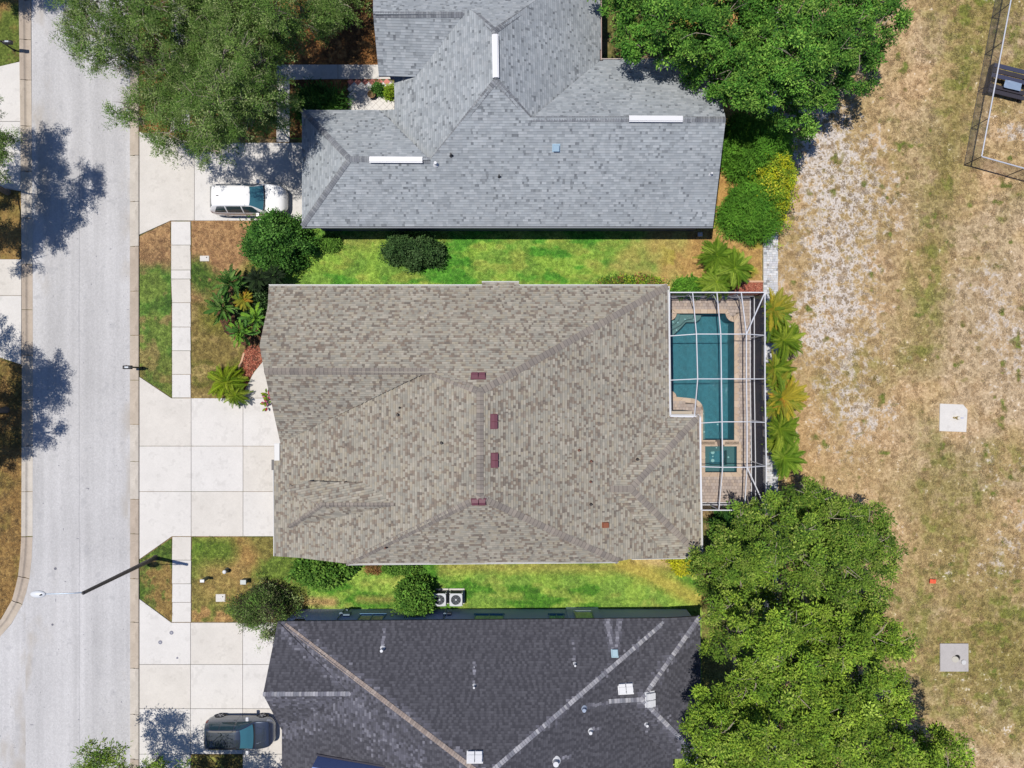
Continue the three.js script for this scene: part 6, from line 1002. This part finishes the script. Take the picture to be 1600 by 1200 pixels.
function mailbox(px, py, label, dir) {
  const g = thing('mailbox', label, 'mailbox', P(px, py, 0)), bm = mat(A(44, 44, 48), 0.5), s = dir;
  part(g, 'post', mergeGeometries([cyl(0.05, 0.05, 1.25, 0, 0, 0, 10), cyl(0.09, 0.07, 0.12, 0, 0, 0, 10)]), bm);
  part(g, 'support_arm', barGeo(new V3(0.08 * -s, 0.98, 0), new V3(0.55 * s, 0.98, 0), 0.08, 0.06), bm);
  const box = new THREE.CapsuleGeometry(0.11, 0.001, 6, 14); const sh = new THREE.Shape(); sh.moveTo(-0.11, 0); sh.lineTo(-0.11, 0.12); sh.absarc(0, 0.12, 0.11, Math.PI, 0, true); sh.lineTo(0.11, 0); sh.closePath(); const e = new THREE.ExtrudeGeometry(sh, { depth: 0.5, bevelEnabled: true, bevelSize: 0.008, bevelThickness: 0.008, bevelSegments: 1, curveSegments: 12 }); e.rotateY(Math.PI / 2); e.translate(s > 0 ? 0.1 : -0.6, 1.02, 0); part(g, 'box', e, bm);
  part(g, 'door', rbox(0.02, 0.2, 0.2, 0.008, s * 0.615, 1.13, 0), bm); part(g, 'flag', boxGeo(s * 0.4, 1.2, -0.13, 0.03, 0.16, 0.012), mat(A(176, 40, 40), 0.5));
  part(g, 'address_plate', boxGeo(s * 0.36, 1.262, 0, 0.24, 0.008, 0.1), mat(A(196, 206, 216), 0.4), 'pale plate on the box lid'); part(g, 'finial', new THREE.SphereGeometry(0.06, 12, 8).translate(0, 1.28, 0), bm);
}
mailbox(222.5, 574.5, 'black mailbox at the right hand kerb opposite the tree shade', -1);
mailbox(23, 79, 'black mailbox on the far verge at the top left', 1);
mailbox(226, 184, 'black mailbox half hidden by the feathery oak', -1);
{
  const pw = mat(A(244, 246, 246), 0.5), grn = mat(A(120, 134, 118), 0.6), gry = mat(A(206, 214, 210), 0.5), d = mat(A(40, 44, 42), 0.6);
  { const g = thing('utility_pedestal', 'slim utility pedestal with white square cap, nearest the sidewalk', 'utility box', P(325, 902, 0)); part(g, 'post', rbox(0.2, 0.8, 0.16, 0.015, 0, 0.4, 0), grn); part(g, 'cap', rbox(0.27, 0.1, 0.19, 0.02, 0, 0.85, 0), pw); }
  { const g = thing('utility_pedestal', 'round utility pedestal with a white domed cap', 'utility box', P(355.5, 890.5, 0)); part(g, 'post', cyl(0.12, 0.12, 0.5, 0, 0, 0, 16), grn); part(g, 'cap', new THREE.SphereGeometry(0.13, 16, 8, 0, 6.284, 0, 1.57).scale(1, 0.7, 1).translate(0, 0.5, 0), pw); part(g, 'base', cyl(0.18, 0.16, 0.06, 0, 0, 0, 16), d); }
  { const g = thing('utility_pedestal', 'square grey green utility box with a pale lid, nearest the house', 'utility box', P(385, 906, 0)); part(g, 'cabinet', rbox(0.34, 0.52, 0.26, 0.02, 0, 0.26, 0), grn); part(g, 'lid', rbox(0.38, 0.07, 0.3, 0.02, 0, 0.55, 0), gry); }
  const lid = (px, py, w, dd, label) => { const g = thing('meter_cover', label, 'utility cover', P(px, py, 0)); part(g, 'frame', rbox(w, 0.06, dd, 0.01, 0, 0.02, 0), cMats[1]); part(g, 'lid', rbox(w - 0.1, 0.03, dd - 0.1, 0.008, 0, 0.045, 0), cMats[2]); part(g, 'reader_hole', cyl(0.04, 0.04, 0.02, w * 0.24, 0.05, -dd * 0.18, 10), d); };
  lid(345, 934, 0.62, 0.5, 'pale concrete meter cover in the front corner grass'); lid(320, 404, 0.6, 0.36, 'pale rectangular meter cover in the dry grass near the white car');
  const man = (px, py, k, label) => { const g = thing('cleanout_cover', label, 'drain cover', P(px, py, 0.034)); part(g, 'ring', cyl(0.13 * k, 0.13 * k, 0.012, 0, 0.001, 0, 18), mat(A(132, 134, 150), 0.6)); part(g, 'plug', cyl(0.06 * k, 0.05 * k, 0.02, 0, 0.006, 0, 12), mat(A(180, 182, 190), 0.5)); };
  man(268, 988.5, 1, 'round grey drain cover on the lower driveway, nearer the sidewalk'); man(250.5, 1003.5, 1, 'round grey drain cover on the lower driveway, nearer the kerb'); man(277, 1028, 0.5, 'tiny round drain cover on the lower driveway');
  const rm = (px, py, k, label) => { const g = thing('road_plug', label, 'survey mark', P(px, py, 0.002)); part(g, 'disc', cyl(0.09 * k, 0.09 * k, 0.01, 0, 0, 0, 12), mat(A(112, 112, 124), 0.7)); };
  rm(86.5, 888.5, 1, 'round dark mark on the road left of the lamp head'); rm(82, 976, 0.8, 'small dark mark on the road below the lamp head');
}
// air conditioners
{
  const cm = mat(A(214, 218, 222), 0.5), dk = mat(A(70, 74, 78), 0.7), bl = mat(A(150, 160, 170), 0.5), padM = cMats[1];
  function ac(px, py, label, group) {
    const g = thing('air_conditioner', label, 'air conditioner', P(px, py, 0)); part(g, 'pad', rbox(1.0, 0.1, 1.0, 0.02, 0, 0.04, 0), padM); const wdt = 0.82, h = 0.8;
    const lou = new MB(); for (let k = 0; k < 12; k++) { const y = 0.14 + k * 0.052; for (const s of [-1, 1]) { lou.box(0, y, s * 0.385, 0.74, 0.03, 0.025); lou.box(s * 0.385, y, 0, 0.025, 0.03, 0.74); } } part(g, 'louvre', lou.geo(), dk); part(g, 'coil', boxGeo(0, 0.43, 0, 0.7, 0.66, 0.7), mat(A(40, 42, 46), 0.8));
    const cr = new MB(); for (const a of [-1, 1]) for (const b of [-1, 1]) cr.box(a * 0.385, 0.45, b * 0.385, 0.06, 0.7, 0.06); part(g, 'corner_post', cr.geo(), cm);
    const q = wdt / 2, ring = (n, f) => Array.from({ length: n }, (_, i) => f(i / n * Math.PI * 2)), sq = (v) => Math.sign(v) * Math.pow(Math.abs(v), 0.28); const outer = ring(40, (t) => [sq(Math.cos(t)) * q, sq(Math.sin(t)) * q]), hole = ring(32, (t) => [Math.cos(t) * 0.33, Math.sin(t) * 0.33]); const tp = plan(outer, h + 0.08, 0.1, [hole], 0.012); part(g, 'top_cover', tp, cm);
    const fan = new MB(); for (let k = 0; k < 4; k++) { const a = k / 4 * 6.283; const d = new V3(Math.cos(a), 0, Math.sin(a)), s = new V3(-d.z, 0, d.x); const o = (u, v, y) => d.clone().multiplyScalar(u).addScaledVector(s, v).add(new V3(0, h - 0.08 + y, 0)); fan.quad(o(0.06, -0.04, 0.03), o(0.28, -0.1, 0.04), o(0.28, 0.1, -0.03), o(0.06, 0.05, -0.02)); } part(g, 'fan', fan.geo(), bl);
    const gr = []; for (let k = 1; k <= 5; k++) { const t = new THREE.TorusGeometry(0.055 * k + 0.02, 0.005, 5, 28); t.rotateX(Math.PI / 2); t.translate(0, h + 0.05, 0); gr.push(t); } part(g, 'grille', mergeGeometries(gr), bl); const sp = new MB(); for (let k = 0; k < 8; k++) { const a = k / 8 * 6.283; sp.bar(new V3(Math.cos(a) * 0.05, h + 0.055, Math.sin(a) * 0.05), new V3(Math.cos(a) * 0.31, h + 0.05, Math.sin(a) * 0.31), 0.01, 0.01); } part(g, 'spoke', sp.geo(), bl); part(g, 'hub', cyl(0.06, 0.05, 0.03, 0, h + 0.04, 0, 14), cm);
  }
  ac(714, 931, 'air conditioner standing in full view on the lawn side of the charcoal roofed house'); ac(689, 931, 'air conditioner partly hidden by the round shrub');
  const b = thing('concrete_block', 'small white block at the east end of the northern house wall', 'block', P(1093, 367, 0)); part(b, 'block', rbox(0.3, 0.2, 0.26, 0.02, 0, 0.1, 0), white); part(b, 'pipe', cyl(0.04, 0.04, 0.3, 0.02, 0.15, -0.05, 8), white);
}
// entry patio of diamond tiles
{
  const g = structGroup('entry_patio'); const wt = [mat(A(238, 234, 228), 0.5), mat(A(228, 222, 214), 0.5)], rd = mat(A(220, 132, 116), 0.6), outline = [[544, 126], [612, 126], [632, 140], [634, 178], [600, 190], [544, 190]]; part(g, 'grout', plan(toW(outline), 0.012), mat(A(150, 140, 132), 1));
  const q = 0.235; let n = 0; const w = toW(outline); const x0 = P(548, 0).x, z0 = P(0, 128).z; for (let i = -1; i < 22; i++) for (let j = -1; j < 24; j++) { const cx = x0 + i * q, cz = z0 + j * q; if ((i + j) % 2) continue; if (!inPoly(cx, cz, offsetPoly(w, -0.05))) continue; const h = q * 0.96; const edge = polyEdgeDist(cx, cz, w) < 0.5 || ((i * 7 + j * 3) % 11 === 0 && i > 10); const redRow = j > 8 || j < 1; n++; part(g, 'tile', plan([[cx - h, cz], [cx, cz - h], [cx + h, cz], [cx, cz + h]], 0.03, 0.02), redRow && (i % 2 === 0) && edge ? rd : wt[(i * 3 + j) & 1]); }
  const p = thing('flower_pot', 'small round clay pot on the tiled entry patio', 'pot', P(582, 150, 0.03)); part(p, 'pot', new THREE.LatheGeometry([[0.01, 0], [0.15, 0], [0.22, 0.2], [0.24, 0.3], [0.26, 0.3], [0.26, 0.36], [0.22, 0.36], [0.2, 0.28], [0.01, 0.27]].map(([a, b]) => new THREE.Vector2(a, b)), 20), mat(A(176, 140, 104), 0.8)); part(p, 'seedling', leafCluster(7, 30, 0.12, 0.05, 0.14).translate(0, 0.36, 0), mat(A(150, 140, 80), 0.9, { side: THREE.DoubleSide }));
}
// ---------------------------------------------------------------- pale cobbled path along the gardens
{
  const g = structGroup('stone_path'), r = rng(17), x0 = P(1193, 0).x, x1 = P(1215, 0).x, z0 = P(0, -40).z, z1 = P(0, 1290).z;
  part(g, 'path_bed', plan([[x0 - 0.03, z0], [x1 + 0.03, z0], [x1 + 0.03, z1], [x0 - 0.03, z1]], 0.014, 0.06), mat(A(196, 194, 190), 1));
  const m = new MB(), cs = [[214, 216, 218], [200, 204, 208], [222, 222, 222], [208, 208, 212]].map((c) => A(...c));
  for (let z = z0; z < z1; z += 0.152) for (let x = x0; x < x1 - 0.04;) { let w = rr(0.12, 0.26, r); if (x + w > x1 - 0.06) w = x1 - x; const c = cs[(r() * 4) | 0], k = r() < 0.06 ? 0.6 : 1.02 + r() * 0.2, h = rr(0.03, 0.055, r); m.box(x + w / 2, h / 2 + 0.01, z + 0.076, w - 0.014, h, 0.136, { r: c.r * k, g: c.g * k, b: c.b * k }, false); x += w; }
  part(g, 'cobble', m.geo(), VC(0.95)).userData.kind = 'stuff';
}
// ---------------------------------------------------------------- chain link pen at the top right
{
  const g = thing('chain_link_fence', 'white railed chain link fence round a pen at the top right corner', 'fence', [0, 0, 0]); const h = 1.75; const corner = P(1506, 258, 0), n0 = P(1560, -30, 0), e0 = P(1700, 312, 0);
  const rail = mat(A(226, 230, 240), 0.4, { metalness: 0.2 }), post = mat(A(98, 94, 100), 0.5), at = dataTex(64, 64, (i, j, o) => { const a = (i + j) % 32, b = (i - j + 64) % 32, on = a < 6 || b < 6 ? 255 : 40; o[0] = o[1] = o[2] = on; }, false); at.repeat.set(9, 9);
  const mesh = new THREE.MeshStandardMaterial({ color: A(150, 148, 156), roughness: 0.6, metalness: 0.3, transparent: true, opacity: 0.75, alphaMap: at, side: THREE.DoubleSide });
  const run = (a, b) => { const L = a.distanceTo(b), n = Math.round(L / 2.6), up = new V3(0, h, 0); for (let i = 0; i <= n; i++) { const p = a.clone().lerp(b, i / n); part(g, 'post', cyl(0.03, 0.03, h, p.x, 0, p.z, 8), post); if (i < n) { const q = a.clone().lerp(b, (i + 1) / n); part(g, 'top_rail', tube([p.clone().add(up), q.clone().add(up)], [0.045, 0.045], 8), rail); part(g, 'bottom_wire', tube([p.clone().setY(0.06), q.clone().setY(0.06)], [0.012, 0.012], 5), post); const m = new MB(); m.quad(p.clone().setY(0.05), q.clone().setY(0.05), q.clone().setY(h), p.clone().setY(h)); part(g, 'mesh_panel', m.geo(), mesh); } } };
  run(corner, n0); run(corner, e0);
  const b = thing('slatted_bench', 'dark navy slatted bench stack just inside the chain link pen', 'bench', P(1569, 132, 0)); b.rotation.y = -0.24; const nv = mat(A(62, 66, 92), 0.55), nd = mat(A(54, 50, 60), 0.6), tp = new THREE.MeshPhysicalMaterial({ color: A(150, 170, 196), roughness: 0.35 });
  for (let k = 0; k < 3; k++) part(b, 'slat', rbox(2.5, 0.05, 0.27, 0.012, 0, 0.62 - k * 0.03, -0.72 + k * 0.31), k === 1 ? nd : nv); for (let k = 0; k < 2; k++) part(b, 'slat', rbox(2.5, 0.05, 0.27, 0.012, 0, 0.42, 0.5 + k * 0.32), nd);
  const cl = new THREE.PlaneGeometry(1.1, 0.5, 24, 10); cl.rotateX(-Math.PI / 2); const cp = cl.attributes.position; for (let i = 0; i < cp.count; i++) cp.setY(i, 0.05 * noise2(cp.getX(i) * 5 + 3, cp.getZ(i) * 14)); cl.computeVertexNormals(); cl.translate(0.2, 0.6, 0.28); part(b, 'sheet', cl, new THREE.MeshStandardMaterial({ color: A(150, 170, 196), roughness: 0.4, side: THREE.DoubleSide }), 'crumpled pale blue sheet standing in for a reflection'); void tp;  // pale blue sheet added for the reflection seen on the slats
  for (const s of [-1, 1]) { part(b, 'leg', boxGeo(s * 1.1, 0.29, -0.4, 0.06, 0.58, 0.9), nd); part(b, 'leg', boxGeo(s * 1.1, 0.19, 0.62, 0.06, 0.38, 0.7), nd); } part(b, 'side_panel', boxGeo(-1.24, 0.3, 0.05, 0.03, 0.56, 1.9), nv);
}
// ---------------------------------------------------------------- slabs in the field
{
  const g = thing('concrete_pad', 'white concrete pad with a clipped corner and pipe stubs in the field', 'concrete pad', P(1488.5, 652, 0)); const c = P(1488.5, 652, 0), q = (x, y) => { const p = P(x, y, 0).sub(c); return [p.x, p.z]; };
  part(g, 'slab', plan([q(1468, 630.5), q(1504, 632), q(1511, 640), q(1509, 675), q(1467, 673.5)], 0.07, 0.14, [], 0.015), cMats[2]);
  const yel = mat(A(214, 190, 120), 0.7), p = (x, y) => P(x, y, 0).sub(c); let a = p(1494.5, 653); part(g, 'pipe_stub', tube([new V3(a.x + 0.0, 0.05, a.z), new V3(a.x, 0.26, a.z)], [0.11, 0.11], 14), yel); part(g, 'pipe_cap', cyl(0.1, 0.1, 0.02, a.x, 0.25, a.z, 14), mat(A(236, 230, 216), 0.6)); a = p(1489, 652.5); part(g, 'pipe_stub', tube([new V3(a.x, 0.05, a.z), new V3(a.x, 0.22, a.z)], [0.06, 0.06], 10), yel); a = p(1501, 653); part(g, 'tag', boxGeo(a.x, 0.09, a.z, 0.26, 0.04, 0.1), mat(A(206, 206, 222), 0.5));
  const g2 = thing('concrete_pad', 'grey square concrete pad with an open hatch in the field', 'concrete pad', P(1489.5, 1027, 0)), c2 = P(1489.5, 1027, 0), q2 = (x, y) => { const k = P(x, y, 0).sub(c2); return [k.x, k.z]; };
  const hole = Array.from({ length: 14 }, (_, i) => { const k = q2(1494.5, 1027); return [k[0] + Math.cos(i / 14 * 6.283) * 0.2, k[1] + Math.sin(i / 14 * 6.283) * 0.2]; });
  part(g2, 'slab', plan([q2(1468, 1005), q2(1512, 1005), q2(1512, 1048.5), q2(1468, 1048.5)], 0.08, 0.1, [hole]), new THREE.MeshStandardMaterial({ map: cTex[1], color: 0xd8d6d8, roughness: 0.9 }));
  const h0 = q2(1494.5, 1027); part(g2, 'pit', cyl(0.21, 0.21, 0.004, h0[0], 0.0, h0[1], 16), mat(new THREE.Color(0.01, 0.01, 0.01), 1)); const k0 = q2(1503.5, 1033.5); part(g2, 'cap', cyl(0.16, 0.15, 0.1, k0[0], 0.08, k0[1], 18), white); const cv = cyl(0.2, 0.2, 0.03, 0, 0, 0, 16); cv.rotateZ(0.3); cv.translate(h0[0] - 0.16, 0.13, h0[1] + 0.08); part(g2, 'hatch', cv, mat(A(206, 202, 190), 0.8));
  const fl = thing('marker_flag', 'small orange survey flag lying in the dry grass', 'flag', P(1454, 906, 0)); part(fl, 'stake', tube([new V3(0, 0, 0), new V3(0.02, 0.3, 0.01)], [0.008, 0.008], 5), mat(A(220, 220, 220), 0.5)); const fg = new THREE.PlaneGeometry(0.4, 0.3, 8, 6); fg.rotateX(-Math.PI / 2 + 0.25); const fp = fg.attributes.position; for (let i = 0; i < fp.count; i++) fp.setY(i, fp.getY(i) + 0.08 * noise2(fp.getX(i) * 7 + 1, fp.getZ(i) * 7)); fg.computeVertexNormals(); fg.translate(0.05, 0.14, 0.05); part(fl, 'flag_cloth', fg, new THREE.MeshStandardMaterial({ color: A(255, 110, 70), roughness: 0.7, side: THREE.DoubleSide }));
}
scene.traverse((o) => { if (o.isMesh) { o.castShadow = true; o.receiveShadow = true; } });
renderer.render(scene, camera);
